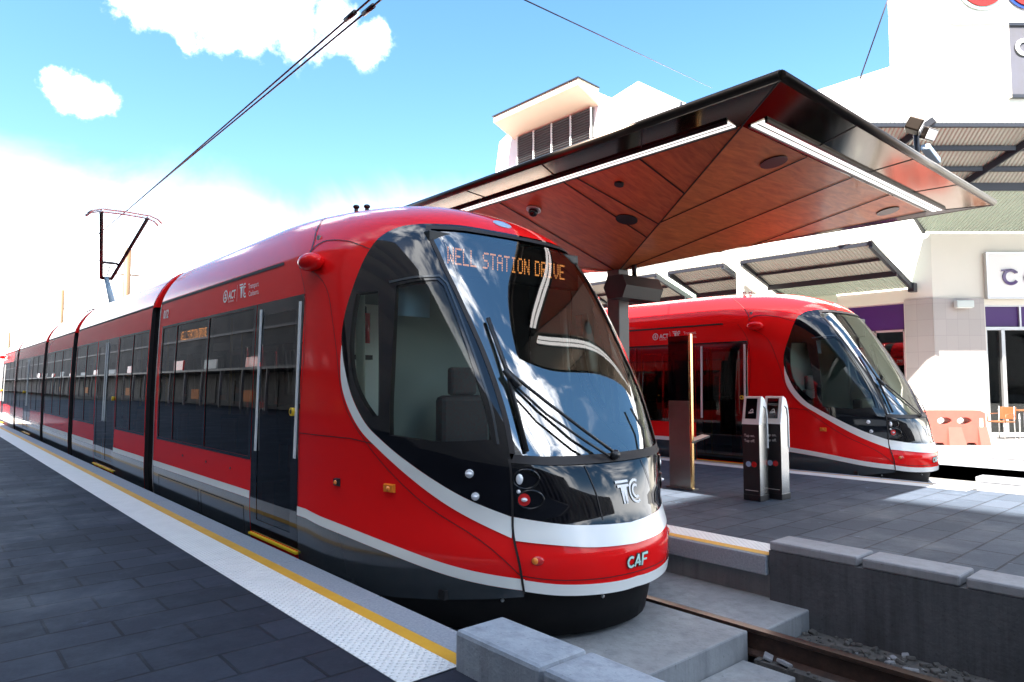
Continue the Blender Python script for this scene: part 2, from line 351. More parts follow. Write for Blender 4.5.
def TC2d(h):
    w=.115
    P=[stroke([(0,1),(1.0,1)],w),stroke([(.10,.80),(.45,.80),(.45,0)],w),stroke([(1.0,.80),(.66,.80),(.66,0)],w),
       stroke(arc(1.50,.5,.5,62,298),w),stroke(arc(1.50,.5,.27,55,305),w)]
    V,F=join2d(P);return [((a-.9)*h*.86,b*h) for a,b in V],F
# ------------------------------------------------------------------ tram surface
def mono(pts):
    xs=[p[0] for p in pts];ys=[p[1] for p in pts];n=len(xs)
    d=[(ys[i+1]-ys[i])/(xs[i+1]-xs[i]) for i in range(n-1)]
    m=[d[0]]+[0 if d[i-1]*d[i]<=0 else 2*d[i-1]*d[i]/(d[i-1]+d[i]) for i in range(1,n-1)]+[d[-1]]
    def f(x):
        if x<=xs[0]: return ys[0]
        if x>=xs[-1]: return ys[-1]
        i=0
        while x>xs[i+1]: i+=1
        h=xs[i+1]-xs[i];t=(x-xs[i])/h
        return (ys[i]*(1+2*t)*(1-t)**2+m[i]*h*t*(1-t)**2+ys[i+1]*t*t*(3-2*t)+m[i+1]*h*t*t*(t-1))
    return f
W=mono([(-.35,1.25),(-.1,1.30),(.3,1.325),(1.0,1.325),(2.0,1.30),(2.42,1.275),(2.62,1.20),(2.77,1.10),(2.88,.99),(2.96,.85),(3.02,.68),(3.05,.45)])
Y0=mono([(-.35,.06),(0,.02),(.2,0.0),(.32,.03),(.45,.08),(.62,.12),(.80,.19),(.86,.24),(1.4,.54),(2.0,.91),(2.35,1.14),(2.64,1.37),(2.76,1.51),(2.87,1.76),(2.96,2.1),(3.02,2.55),(3.05,3.15)])
YS=mono([(-.35,2.2),(1.0,2.2),(2.0,2.4),(2.5,2.8),(3.05,4.2)])
Pz=mono([(-.3,2.3),(.4,2.35),(.7,2.7),(.9,3.4),(1.3,4.2),(2.0,4.6),(2.6,4.4),(2.8,3.0),(2.95,2.3)])
NT=160;_tab={}
def ring(z):
    k=round(z,4)
    if k in _tab: return _tab[k]
    w,y0,ys,p=W(z),Y0(z),YS(z),Pz(z);pts=[]
    for i in range(NT+1):
        t=i/NT*PI/2;pts.append((w*math.sin(t)**(2/p),ys-(ys-y0)*max(0,math.cos(t))))
    L=[0.]
    for a,b in zip(pts,pts[1:]): L.append(L[-1]+math.hypot(b[0]-a[0],b[1]-a[1]))
    _tab[k]=(pts,L,ys,w);return _tab[k]
YB=4.3
# roof height coordinate h: z up to 2.6, then arc length of the cross-section
_h=[(2.6,2.6)]
for i in range(1,181):
    z=2.6+.45*i/180;_h.append((_h[-1][0]+math.hypot(.45/180,W(z)-W(z-.45/180)),z))
HT=_h[-1][0]
def h2z(h):
    if h<=2.6: return h
    i=min(179,max(0,int(np.searchsorted([a for a,_ in _h],h))-1));a,b=_h[i],_h[i+1];t=(h-a[0])/(b[0]-a[0]+1e-12);return min(3.05,a[1]+(b[1]-a[1])*t)
_hz=[b for _,b in _h];_ha=[a for a,_ in _h]
def z2h(z): return z if z<=2.6 else float(np.interp(z,_hz,_ha))
def q2s(q):
    a=abs(q);s=a/2.6 if a<=2.6 else 1+(a-2.6)/2 if a<=4.6 else 2+(a-4.6)
    return s if q>=0 else -s
def y2q(y,z,sg=-1):
    """side position y at height z -> sheet coordinate (only for y beyond the nose curve)"""
    ys=YS(z);a=2.6+2*(y-ys)/(YB-ys) if y<YB else 4.6+(y-YB)
    return sg*a
def f2q(s,z):
    """measured feature (nose parameter s, or 1 + metres along the side) -> sheet coordinate"""
    if abs(s)<=1: return s*2.6
    return y2q(YS(z)+abs(s)-1,z,-1 if s<0 else 1)
def nose0(q,h):
    z=h2z(h);s=q2s(q);a=abs(s);sg=-1 if s<0 else 1;pts,L,ys,w=ring(z)
    if a>=1: y=ys+(a-1)*(YB-ys) if a<=2 else YB+(a-2);return Vector((sg*w,y,z))
    l=a*L[-1];lo,hi=0,NT
    while hi-lo>1:
        m=(lo+hi)//2
        if L[m]<=l: lo=m
        else: hi=m
    t=(l-L[lo])/(L[hi]-L[lo]+1e-12)
    return Vector((sg*(pts[lo][0]+(pts[hi][0]-pts[lo][0])*t),pts[lo][1]+(pts[hi][1]-pts[lo][1])*t,z))
def side0(q,h):
    z=h2z(h);return Vector((W(z) if q>0 else -W(z),abs(q),z))
def nrm(f,q,h):
    e=.012;a=f(q+e,h)-f(q-e,h);h1,h0=min(HT,h+e),h-e;b=f(q,h1)-f(q,h0);n=a.cross(b);return n.normalized() if n.length>1e-12 else Vector((0,0,1))
def patch(name,f,outer,holes,mats,parent,off=0.,h=.06,hb=.05,th=0,sheet=None):
    vs,fs=sheet or tri2d(outer,holes,h,hb)
    P=[];N=[]
    for a,b in vs:
        n=nrm(f,a,b);N.append(n);P.append(f(a,b)+n*off)
    mi=[0]*len(fs);F=list(fs);k=len(P)
    if th:
        P2=[p-n*th for p,n in zip(P,N)];F+=[tuple(i+k for i in t[::-1]) for t in fs];mi+=[1]*len(fs);N=N+[-n for n in N]
        P=P+P2
        for a,b in bedges(fs):
            j=len(P);e=(P[b]-P[a]);nn=e.cross(P[a+k]-P[a]);nn=-nn.normalized() if nn.length>1e-9 else N[a]
            P=P+[P[b],P[a],P[a+k],P[b+k]];N=N+[nn]*4;F.append((j,j+1,j+2,j+3));mi.append(2)
    me=bpy.data.meshes.new(name);me.from_pydata(P,[],F);me.update()
    for m in (mats if isinstance(mats,(list,tuple)) else [mats]): me.materials.append(m)
    me.polygons.foreach_set('material_index',mi);me.polygons.foreach_set('use_smooth',[True]*len(F))
    me.normals_split_custom_set_from_vertices([tuple(n) for n in N])
    return link(name,me,parent)
def smooth(pts,n=5):
    o=[];m=len(pts)
    for i in range(m-1):
        p0,p1,p2,p3=pts[max(i-1,0)],pts[i],pts[i+1],pts[min(i+2,m-1)]
        for k in range(n):
            t=k/n;o.append(tuple(.5*((2*p1[j])+(-p0[j]+p2[j])*t+(2*p0[j]-5*p1[j]+4*p2[j]-p3[j])*t*t+(-p0[j]+3*p1[j]-3*p2[j]+p3[j])*t**3) for j in(0,1)))
    return o+[pts[-1]]
def FQ(pts): return [(f2q(s,z),z2h(z)) for s,z in pts]
def mir(p): return [(-a,b) for a,b in p]
def strip_sheet(c,w):
    return stroke(c,w)
def line_patch(name,f,pts,w,m,parent,off):
    """narrow ribbon along a path on the surface"""
    d=[]
    for i in range(len(pts)-1):
        L=math.hypot(pts[i+1][0]-pts[i][0],pts[i+1][1]-pts[i][1]);n=max(1,int(L/.05))
        d+=[(pts[i][0]+(pts[i+1][0]-pts[i][0])*k/n,pts[i][1]+(pts[i+1][1]-pts[i][1])*k/n) for k in range(n)]
    d.append(pts[-1]);vs,fs=stroke(d,w)
    fs=[g if (vs[g[1]][0]-vs[g[0]][0])*(vs[g[2]][1]-vs[g[0]][1])-(vs[g[1]][1]-vs[g[0]][1])*(vs[g[2]][0]-vs[g[0]][0])>0 else g[::-1] for g in fs]
    return patch(name,f,None,None,m,parent,off,sheet=(vs,fs))
def on_surface(vf,f,q0,h0,sg=1):
    return ([(q0+sg*a,h0+b) for a,b in vf[0]],vf[1])
def sframe(f,q,h):
    p=f(q,h);n=nrm(f,q,h);u=(f(q+.01,h)-f(q-.01,h)).normalized();v=n.cross(u).normalized();return p,u,v,n

TL=30.6
def side_quad(y0,y1,z0,z1,side,nose):
    """rectangle on the flank as a sheet polygon"""
    if nose:
        n=6;return [(y2q(y0,z0+(z1-z0)*i/n,side),z0+(z1-z0)*i/n) for i in range(n+1)]+[(y2q(y1,z1-(z1-z0)*i/n,side),z1-(z1-z0)*i/n) for i in range(n+1)]
    return [(side*y0,z0),(side*y0,z1),(side*y1,z1),(side*y1,z0)]
ZW0,ZW1,ZS=.645,2.10,2.42
def flank(root,f,nose,ya,yb,panes,doors,side,shellholes):
    """window band, panes, doors, stripe and skirt of one flank of one module"""
    sq=lambda a,b,c,d:side_quad(a,b,c,d,side,nose)
    for (a,b) in panes:
        p=sq(a,b,ZW0+.03,ZW1-.03);shellholes.append(p);patch('window',f,p,[],M['tint'],root,-.004,.13,.1)
    if panes:
        segs=[];cur=[panes[0]]
        for p in panes[1:]:
            if p[0]-cur[-1][1]<.3: cur.append(p)
            else: segs.append(cur);cur=[p]
        segs.append(cur)
        for g in segs:
            patch('window_frame',f,sq(g[0][0]-.03,g[-1][1]+.03,ZW0,ZW1),[sq(a,b,ZW0+.03,ZW1-.03) for a,b in g],M['black'],root,.004,.13,.1)
    for (a,b,leaves) in doors:
        hole=sq(a,b,-.0,2.10);shellholes.append(hole)
        w=(b-a)/leaves
        for k in range(leaves):
            a0,a1=a+k*w,a+(k+1)*w;gl=sq(a0+.13,a1-.13,.12,1.98)
            d=patch('door',f,sq(a0+.006,a1-.006,-.0,2.10),[gl],M['black'],root,.002,.13,.1)
            patch('door_glass',f,gl,[],M['tint'],d,-.002,.13,.1)
            for yy in ((a0+.07,a1-.06) if leaves==1 else ((a1-.07,) if k==0 else (a0+.07,))):
                mb=MB();mb.beam((side*(W(.74)+.012),yy,.74),(side*(W(2.04)+.012),yy,2.04),.010,.030,0,(0,1,0));mb.build('grab_bar',M['alu'],d)
            if k==0:
                yy=a0+.10;mb=MB();mb.tube([(side*(W(1.1)+.002),yy,1.12),(side*(W(1.1)+.03),yy,1.12)],.035,14);mb.build('door_button',M['yellow'],d)
        mb=MB();mb.box(min(side*1.31,side*1.335),max(side*1.31,side*1.330),a,b,-.028,-.010);mb.build('threshold_strip',M['yellow'],root)
    # stripe and skirt skip the door openings
    cuts=sorted([(a,b) for a,b,_ in doors]);st=ya;spans=[]
    for a,b in cuts: spans.append((st,a));st=b
    spans.append((st,yb))
    for a,b in spans:
        if b-a<.05: continue
        patch('skirt',f,sq(a+.004,b-.004,-.22,.292),[],M['grey'],root,.004,.13,.1)
        patch('white_stripe',f,sq(a,b,.294,.362),[],M['white'],root,.006,.13,.1)
    if nose is False:
        o=line_patch('roof_seam',f,[(side*ya,ZS),(side*yb,ZS)],.026,M['seam'],root,.004)
def seat_mesh():
    mb=MB();mb.box(-.22,.22,-.22,.22,.38,.45,0,.03);mb.box(-.22,.22,.17,.24,.42,1.02,0,.03);mb.box(-.23,.23,.235,.26,.35,.98,1,.01);mb.box(-.06,.06,-.1,.1,0,.38,1)
    return mb
def roof_cap(mb,f,qs):
    pts=[(f(-q,HT),f(q,HT)) for q in qs];vs=[];fs=[]
    for a,b in pts: vs+=[a,b]
    for i in range(len(pts)-1): fs.append((2*i,2*i+1,2*i+3,2*i+2))
    mb.add(vs,fs,0,True)
def build_nose(root):
    """cab module: everything round the nose, built once"""
    f=nose0
    YE=6.9
    # ---- key curves, left half from the windscreen centre outwards
    ws_l=[(-.289,.872),(-.288,1.047),(-.293,1.243),(-.308,1.585),(-.331,1.93),(-.346,2.205),(-.340,2.50)]
    ws_t=[(-.325,2.552),(-.2,2.572),(0,2.578)];ws_b=[(0,.842),(-.12,.846),(-.22,.855)]
    wl=smooth(FQ(ws_l))
    ws_half=FQ(ws_b)[:0]
    left=FQ([(0,.842),(-.12,.846),(-.22,.855)])+wl+FQ([(-.325,2.556),(-.2,2.572),(0,2.578)])
    ws=left[:-1]+[left[-1]]+mir(left[1:-1])[::-1]
    mo=smooth(FQ([(-.306,.49),(-.407,.593),(-.482,.690),(-.564,.814),(-.647,.950),(-.712,1.075),(-.764,1.269),(-.789,1.493),(-.785,1.722),(-.726,1.989),(-.626,2.258),(-.515,2.465),(-.42,2.562),(-.336,2.592)]))
    bt=smooth(FQ([(0,.408),(-.13,.428),(-.2,.447),(-.306,.495)]))
    bb=smooth(FQ([(0,.277),(-.125,.294),(-.2,.316),(-.31,.348)]))
    mh=bt+mo[1:]+FQ([(-.2,2.612),(0,2.618)])
    mask=mh+mir(mh[1:-1])[::-1]
    cab=smooth(FQ([(-.334,.985),(-.335,1.165),(-.342,1.343),(-.350,1.6),(-.358,1.815),(-.370,2.06)]))+FQ([(-.383,2.105),(-.45,2.095),(-.521,2.066)])+smooth(FQ([(-.521,2.066),(-.568,1.663),(-.609,1.238),(-.621,.995)]))[1:]+FQ([(-.47,.965)])
    qu=smooth(FQ([(-.591,2.035),(-.626,1.6),(-.655,1.13)]))+smooth(FQ([(-.676,1.115),(-.72,1.234),(-.752,1.394),(-.753,1.604),(-.725,1.831),(-.685,2.030)]))
    bot=FQ([(0,-.004),(-.1,.0),(-.2,.012),(-.285,.038),(-.30,.012),(-.5,-.07),(-.8,-.16),(-1.0,-.2)])+[(y2q(3,-.22),-.22),(-(4.6+YE-YB),-.22)]
    half=bot+[(-(4.6+YE-YB),HT),(0,HT)];outer=half[:-1]+[half[-1]]+mir(half[1:-1])[::-1]
    holes=[ws,cab,mir(cab),qu,mir(qu)]
    panes=[(3.53,4.84),(4.90,6.06),(6.11,6.70)];doors=[(2.42,3.46,1)]
    for sd in(-1,1): flank(root,f,True,99,99,[],[],sd,[]) if False else None
    for sd in(-1,1):
        sq=lambda a,b,c,d:side_quad(a,b,c,d,sd,True)
        hl=[]
        flank2=flank
        # panes, doors as on every flank, stripe / skirt handled by curves below
        for (a,b) in panes:
            p=sq(a,b,ZW0+.03,ZW1-.03);holes.append(p);patch('window',f,p,[],M['tint'],root,-.004,.13,.1)
        patch('window_frame',f,sq(3.462,6.74,ZW0,ZW1),[sq(a,b,ZW0+.03,ZW1-.03) for a,b in panes],M['black'],root,.004,.13,.1)
        for (a,b,_) in doors:
            holes.append(sq(a,b,0,2.10));gl=sq(a+.15,b-.15,.12,1.98)
            d=patch('door',f,sq(a+.006,b-.006,0,2.10),[gl],M['black'],root,.002,.13,.1)
            patch('door_glass',f,gl,[],M['tint'],d,-.002,.13,.1)
            for yy in(a+.05,b-.13):
                mb=MB();mb.beam((sd*(W(.74)+.012),yy,.74),(sd*(W(2.04)+.012),yy,2.04),.010,.036,0,(0,1,0));mb.build('grab_bar',M['alu'],d)
            mb=MB();mb.tube([(sd*(W(1.1)+.002),a+.10,1.12),(sd*(W(1.1)+.03),a+.10,1.12)],.035,14);mb.tube([(sd*(W(1.1)+.03),a+.10,1.12),(sd*(W(1.1)+.034),a+.10,1.12)],.018,10,1);mb.build('door_button',[M['yellow'],M['matblack']],d)
            mb=MB();mb.box(min(sd*1.31,sd*1.335),max(sd*1.31,sd*1.330),a,b,-.028,-.010);mb.build('threshold_strip',M['yellow'],root)
        line_patch('end_trim',f,[(y2q(YE-.02,z,sd),z) for z in(-.2,.4,1.0,1.6,2.1,2.40)],.022,M['silver'],root,.010)
        patch('skirt',f,sq(3.465,YE,-.22,.292),[],M['grey'],root,.004,.13,.1)
        patch('white_stripe',f,sq(3.465,YE,.294,.362),[],M['white'],root,.006,.13,.1)
        g=lambda p:p if sd<0 else mir(p)
        cs=smooth(FQ([(-.29,.076),(-.443,.123),(-.642,.218),(-.80,.275),(-.934,.303)]))+[(y2q(y,.325),.325) for y in(2.25,2.415)]
        up=[(a,b+.036) for a,b in cs];lo=[(a,b-.036) for a,b in cs]
        patch('white_stripe',f,g(up+lo[::-1]),[],M['white'],root,.006,.1,.06)
        sk=[(a,b-.038) for a,b in cs]+[(y2q(2.415,-.2),-.2)]+FQ([(-1.0,-.2),(-.8,-.16),(-.5,-.07),(-.29,.0)])
        patch('skirt',f,g(sk),[],M['grey'],root,.004,.1,.06)
        # sweeping white stripe round the cab window
        so=smooth(FQ([(-.314,.362),(-.409,.476),(-.485,.581),(-.568,.718),(-.66,.885),(-.733,1.02),(-.783,1.18),(-.808,1.342),(-.805,1.50),(-.790,1.64)]))
        si=smooth(FQ([(-.306,.492),(-.407,.593),(-.482,.690),(-.564,.814),(-.647,.950),(-.712,1.075),(-.764,1.269),(-.787,1.493),(-.788,1.64)]))
        patch('white_stripe',f,g(so+si[::-1]),[],M['white'],root,.007,.08,.04)
        # glass
        patch('cab_window',f,g(cab),[],M['cabg'],root,-.004,.08,.05)
        patch('quarter_window',f,g(qu),[],M['cabg'],root,-.004,.08,.05)
        fr=smooth(FQ([(-.318,.955),(-.319,1.165),(-.326,1.343),(-.336,1.6),(-.345,1.815),(-.357,2.08)]))+FQ([(-.372,2.135),(-.45,2.125),(-.540,2.095)])
        line_patch('window_frame',f,g(fr),.016,M['grey'],root,.010)
        # seams
        S1=lambda p,w=.012,n='panel_seam':line_patch(n,f,g(FQ(p)),w,M['seam'],root,.009)
        line_patch('panel_seam',f,g(smooth(FQ([(-.299,.868),(-.303,.70),(-.306,.506),(-.308,.322),(-.29,.02)]))),.014,M['seam'],root,.011)
        line_patch('panel_seam',f,g(smooth(FQ([(-.906,2.30),(-.835,2.12),(-.822,1.687),(-.806,1.231),(-.692,.883),(-.542,.569),(-.39,.343),(-.301,.138)]))),.006,M['seamr'],root,.005)
        line_patch('panel_seam',f,g([(y2q(2.40,.952),.952)]+FQ([(-.9,.953),(-.78,.953),(-.672,.925)])),.007,M['seamr'],root,.005)
        line_patch('panel_seam',f,g([(y2q(YE,ZS),ZS),(y2q(2.9,ZS),ZS)]),.03,M['seam'],root,.005)
        line_patch('panel_seam',f,g(smooth(FQ([(-.86,2.46),(-.79,2.515),(-.729,2.525),(-.64,2.482),(-.563,2.38)]))),.008,M['seam'],root,.005)
        line_patch('panel_seam',f,g(smooth([(f2q(-.86,2.44),2.44),(f2q(-.80,2.60),z2h(2.60)),(f2q(-.72,2.76),z2h(2.76)),(f2q(-.60,2.94),z2h(2.94))])),.010,M['seam'],root,.005)
        line_patch('panel_seam',f,g([(y2q(2.40,.36),.36),(y2q(2.40,1.2),1.2),(y2q(2.405,2.1),2.1),(y2q(2.62,2.4),2.4)]),.006,M['seamr'],root,.005)
        for ya,yb_ in((3.62,4.9),(5.0,6.6)):
            line_patch('access_hatch',f,[(y2q(y,z,sd),z) for y,z in((ya,.20),(yb_,.20),(yb_,-.16),(ya,-.16),(ya,.20))],.010,M['seam'],root,.006)
        for yy in(4.0,4.75,5.6):
            p=f(y2q(yy,.52,sd),.52);mb=MB();mb.tube([p,p+Vector((sd*.006,0,0))],.012,8);mb.build('lock_button',M['matblack'],root)
        # lamps on the flank of the mask
        for (s,z,r) in((-.4,.769,.028),(-.391,.621,.026)):
            q=s*2.6*(-sd);p,u,v,n=sframe(f,q,z);mb=MB();mb.tube([p,p+n*.02],r,14);mb.ell(p+n*.02,r*.85,r*.85,r*.5,0);mb.build('marker_lamp',M['lamp'],root)
        for (s,z) in((-.843,.62),(-.635,.63)):
            q=f2q(s,z)*(-sd);p,u,v,n=sframe(f,q,z);Mx=Matrix((u,v,n)).transposed();w=.05 if s>-.7 else .032
            mb=MB()
            vs=[p+u*a*w+v*b*.03+n*d for a,b,d in((-1,-1,0),(1,-1,0),(1,1,0),(-1,1,0),(-.85,-.8,.022),(.85,-.8,.022),(.85,.8,.022),(-.85,.8,.022))]
            mb.add(vs,[(0,3,2,1),(4,5,6,7),(0,1,5,4),(1,2,6,5),(2,3,7,6),(3,0,4,7)]);
            mb.ell(p+n*.018,.018,.018,.018,1)
            mb.build('indicator_lamp',[M['amber'] if s>-.7 else M['matblack'],M['amber']],root)
        # headlight pods on the bonnet
        for (s,z,rx,rz) in((-.268,.735,.085,.062),(-.262,.605,.085,.058)):
            q=s*2.6*(-sd);p,u,v,n=sframe(f,q,z);mb=MB();k=24
            ringp=[p+u*rx*math.cos(2*PI*i/k)+v*rz*math.sin(2*PI*i/k)+n*.006 for i in range(k+1)]
            mb.tube(ringp,.007,6,0,False);pod=mb.build('headlight',M['black'],root)
            lp=p-u*.035*(-sd)*-1 if False else p+u*(.042*sd)
            mb=MB()
            if z>.7:
                mb.ell(lp+n*.004,.024,.036,.016,0,M=Matrix((u,v,n)).transposed());mb.build('lamp_lens',M['lamp'],pod)
            else:
                mb.tube([lp,lp+n*.012],.040,18,1);mb.ell(lp+n*.012,.022,.022,.014,0);mb.build('lamp_lens',[M['lamp'],M['redlens']],pod)
        p,u,v,n=sframe(f,-.296*2.6*(-sd)*1.0+ (.02*sd*-1),.655);mb=MB();mb.ell(p+n*.003,.014,.014,.010,M=Matrix((u,v,n)).transposed());mb.build('marker_lamp',M['lamp'],root)
        p,u,v,n=sframe(f,-.262*2.6*(-sd),.228);mb=MB();mb.ell(p+n*.0,.042,.03,.012,1,M=Matrix((u,v,n)).transposed());mb.ell(p+n*.006+u*.015*sd,.022,.022,.012,0,M=Matrix((u,v,n)).transposed());mb.build('indicator_lamp',[M['amber'],M['redlens']],root)
        # roof-side camera pod
        p,u,v,n=sframe(f,f2q(-.85,2.33)*(-sd),2.33);mb=MB()
        Mx=Matrix((u,v,n)).transposed()
        mb.ell(p+n*.06,.15,.075,.085,0,M=Mx)
        mb.build('camera_pod',[M['red'],M['seam']],root)
        # roof side lettering
        q0=y2q(4.15,2.27,sd)
        z0=2.235
    # shell with all holes
    shell=patch('cab_body',f,outer,[mask]+holes[5:],[M['red'],M['lining'],M['seam']],root,0,.075,.06,.05)
    mb=MB();roof_cap(mb,f,[q for q in(0.0,.6,1.2,1.8,2.4,2.6,3,3.6,4.6,5.4,6.4,4.6+YE-YB)]);mb.build('roof',M['red'],root)
    patch('front_mask',f,mask,holes[:5],[M['black'],M['lining'],M['seam']],root,.004,.06,.045,.045)
    patch('windscreen',f,ws,[],M['wind'],root,-.002,.075,.05)
    line_patch('windscreen_seal',f,ws+[ws[0]],.035,M['seam'],root,.009)
    bh=bt+bb[::-1];band=bt+bb[::-1]+mir(bb[1:])+mir(bt[1:])[::-1]
    patch('white_band',f,band,[],M['white'],root,.008,.08,.05)
    sc=FQ([(0,.028),(-.06,.026),(-.2,.042),(-.29,.072)]);sc=smooth(sc)
    su=[(a,b+.036) for a,b in sc];sl=[(a,b-.036) for a,b in sc]
    patch('white_stripe',f,su+sl[::-1]+mir(sl[1:])+mir(su[1:])[::-1],[],M['white'],root,.008,.08,.05)
    line_patch('panel_seam',f,smooth(FQ([(-.3,.135),(-.2,.105),(0,.095),(.2,.105),(.3,.135)])),.006,M['seamr'],root,.007)
    # bonnet ledge under the windscreen
    lg=smooth(FQ([(-.298,.848),(-.2,.825),(0,.815),(.2,.825),(.298,.848)]));line_patch('panel_seam',f,lg,.02,M['seam'],root,.012)
    # bonnet creases
    for s in(-.098,.118): line_patch('panel_seam',f,FQ([(s-.012,.80),(s+.004,.62),(s+.012,.45)]),.007,M['seam'],root,.0085)
    # apron below
    mb=MB();prof=[(-.30,.12),(-.05,.10),(.03,.11)]
    rows=[]
    for z,ins in prof:
        row=[]
        for i in range(-40,41):
            q=i/40*5.2;p=nose0(q,max(z,-.3));n=nrm(nose0,q,max(z,-.3));row.append(Vector((p.x-n.x*ins,p.y-n.y*ins,z)))
        rows.append(row)
    vs=[p for r in rows for p in r];m=len(rows[0])
    mb.add(vs,[(j*m+i,j*m+i+1,(j+1)*m+i+1,(j+1)*m+i) for j in range(2) for i in range(m-1)],0,True);mb.add(rows[0]+rows[0][:1],[tuple(range(m))]);apron=mb.build('front_apron',M['rubber'],root)
    mb=MB()
    for q in(-.9,-.2,.55): 
        p=nose0(q,-.08);n=nrm(nose0,q,-.08);mb.ell((p.x-n.x*.09,p.y-n.y*.09,-.06),.012,.012,.012)
    mb.build('bolt',M['silver'],apron)
    # lettering on the bonnet and bumper
    tc=TC2d(.145);patch('operator_logo',f,None,None,M['whiteletter'],root,.010,sheet=on_surface(tc,f,.045,.53))
    hgt=.070;C_=join2d([stroke(arc(.50,.45,.42,50,315,12),.2),stroke([(1.1,.30),(1.75,.30)],.16),stroke([(.95,0),(1.45,1)],.2),stroke([(1.45,1),(1.62,0)],.22),stroke([(1.95,-.05),(2.05,.95),(2.75,.95)],.22),stroke([(2.0,.46),(2.6,.46)],.18)])
    L1=([((a-1.4)*hgt,b*hgt*1.05) for a,b in C_[0]],C_[1])
    C2=join2d([stroke(arc(.50,.45,.42,45,320,12),.34),stroke([(1.05,.30),(1.8,.30)],.30),stroke([(.9,-.08),(1.45,1.08)],.36),stroke([(1.42,1.08),(1.64,-.1)],.38),stroke([(1.93,-.14),(2.03,.95),(2.85,.95)],.38)])
    L2=([((a-1.4)*hgt,b*hgt*1.05) for a,b in C2[0]],C2[1])
    lo=patch('maker_badge',f,None,None,M['matblack'],root,.008,sheet=on_surface(L2,f,.0,.135));patch('badge_letter',f,None,None,M['cyanletter'],lo,.011,sheet=on_surface(L1,f,.0,.135))
    # roof-side logos and car number, destination text on both flanks
    for sd in(-1,1):
        # text runs towards the nose on the left flank, away from it on the right flank: u = +q always
        def put(vf,q,h,name,m,off=.009): return patch(name,nose0,None,None,m,root,off,sheet=on_surface(vf,nose0,q,h))
        y_l=(4.42 if sd<0 else 2.92)
        q=y2q(y_l,2.26,sd)
        em=join2d([stroke(arc(.055,.065,.058,0,360,20),.018),stroke([(.03,.05),(.08,.05)],.016),stroke([(.035,.08),(.075,.08)],.016),stroke([(.055,.03),(.055,.10)],.012)])
        put(join2d([em]),q,2.20,'operator_logo',M['whiteletter'])
        put(text2d('ACT',.12,bold=.003),q+.155,2.225,'operator_logo',M['whiteletter']);put(text2d('Government',.036),q+.155,2.19,'operator_logo',M['whiteletter'])
        put(stroke([(.44,-.02),(.44,.15)],.006),q,2.20,'operator_logo',M['whiteletter'])
        t=TC2d(.135);put(([(a+.62,b) for a,b in t[0]],t[1]),q,2.205,'operator_logo',M['whiteletter'])
        put(text2d('Transport',.075),q+.80,2.275,'operator_logo',M['whiteletter']);put(text2d('Canberra',.075),q+.80,2.20,'operator_logo',M['whiteletter'])
        put(text2d('012',.15,bold=.004),y2q(6.72 if sd<0 else 6.44,2.2,sd),2.20,'car_number',M['whiteletter'])
        q=y2q(6.10 if sd<0 else 5.06,1.9,sd)
        mb=MB();mb.box(-1.265 if sd<0 else 1.235,-1.235 if sd<0 else 1.265,5.0,6.06,1.86,2.0);dp=mb.build('destination_display',M['ledp'],root)
        mb=MB();o_=Vector((sd*1.268,5.53,1.885));flat_text(mb,dots('WELL STATION DRIVE',.0096,.0150,.85),(o_,Vector((0,-1 if sd<0 else 1,0)),Vector((0,0,1))));mb.build('display_text',M['ledside'],dp)
    # front destination display behind the windscreen
    mb=MB();mb.box(-.82,.82,1.30,1.38,2.20,2.52,0,.01);dp=mb.build('destination_display',M['ledp'],root)
    mb=MB();flat_text(mb,dots('WELL STATION DRIVE',.0125,.0195,.74),(Vector((0,1.296,2.28)),Vector((1,0,0)),Vector((0,0,1))));mb.build('display_text',M['led'],dp)
    # wiper
    def sp(s,z,o): 
        q=s*2.6;return nose0(q,z)+nrm(nose0,q,z)*o
    mb=MB();mb.tube([sp(-.268,1.80,.03),sp(-.262,1.4,.045),sp(-.255,.9,.03)],.016,8);mb.build('wiper_blade',M['matblack'],root)
    mb=MB();mb.tube([sp(-.258,1.40,.055),sp(-.18,1.20,.07),sp(-.09,1.0,.075),sp(.0,.83,.05)],.011,8);mb.tube([sp(-.258,1.33,.055),sp(-.19,1.12,.07),sp(-.10,.93,.075),sp(-.03,.82,.05)],.009,8);mb.tube([sp(-.268,1.42,.05),sp(-.245,1.30,.065)],.026,10);mb.ell(sp(0,.83,.04),.045,.03,.035);mb.build('wiper_arm',M['matblack'],root)
    mb=MB();mb.tube([sp(.16,1.15,.03),sp(.17,.98,.04),sp(.14,.86,.03)],.008,8);mb.build('wiper_arm',M['matblack'],root)
    # roof lens and aerials
    p,u,v,n=sframe(nose0,.04,z2h(2.72));mb=MB();mb.ell(p,.10,.06,.014,M=Matrix((u,v,n)).transposed());mb.build('roof_light',M['bluelens'],root)
    for x,y in((-.60,2.86),(-.53,2.78)):
        mb=MB();mb.tube([(x,y,2.93),(x,y,3.04)],.02,8);mb.ell((x,y,3.04),.032,.032,.022);mb.build('aerial',M['matblack'],root)
    # cab interior
    mb=MB();mb.box(-1.2,1.2,2.38,2.42,0,2.6,1);mb.box(-1.18,-.62,2.372,2.379,.1,2.05);mb.build('cab_partition',[M['wallw'],M['partg']],root)
    mb=MB();mb.tube([(-.80,2.31,1.70),(-.80,2.31,1.96)],.05,14);mb.build('fire_extinguisher',M['redlens'],root)
    mb=MB();mb.tube([(-.80,2.31,1.96),(-.80,2.31,2.01),(-.85,2.29,2.03)],.02,8);mb.box(-.92,-.72,2.30,2.37,1.56,1.60);mb.build('bracket',M['matblack'],root)
    mb=MB();mb.box(-.72,.72,.72,1.15,0,.84,0,.03);mb.box(-.6,.6,.5,.75,.70,.80,0,.03);mb.box(-.45,.15,.9,1.05,.84,1.10,0,.03);mb.build('driver_console',M['matblack'],root)
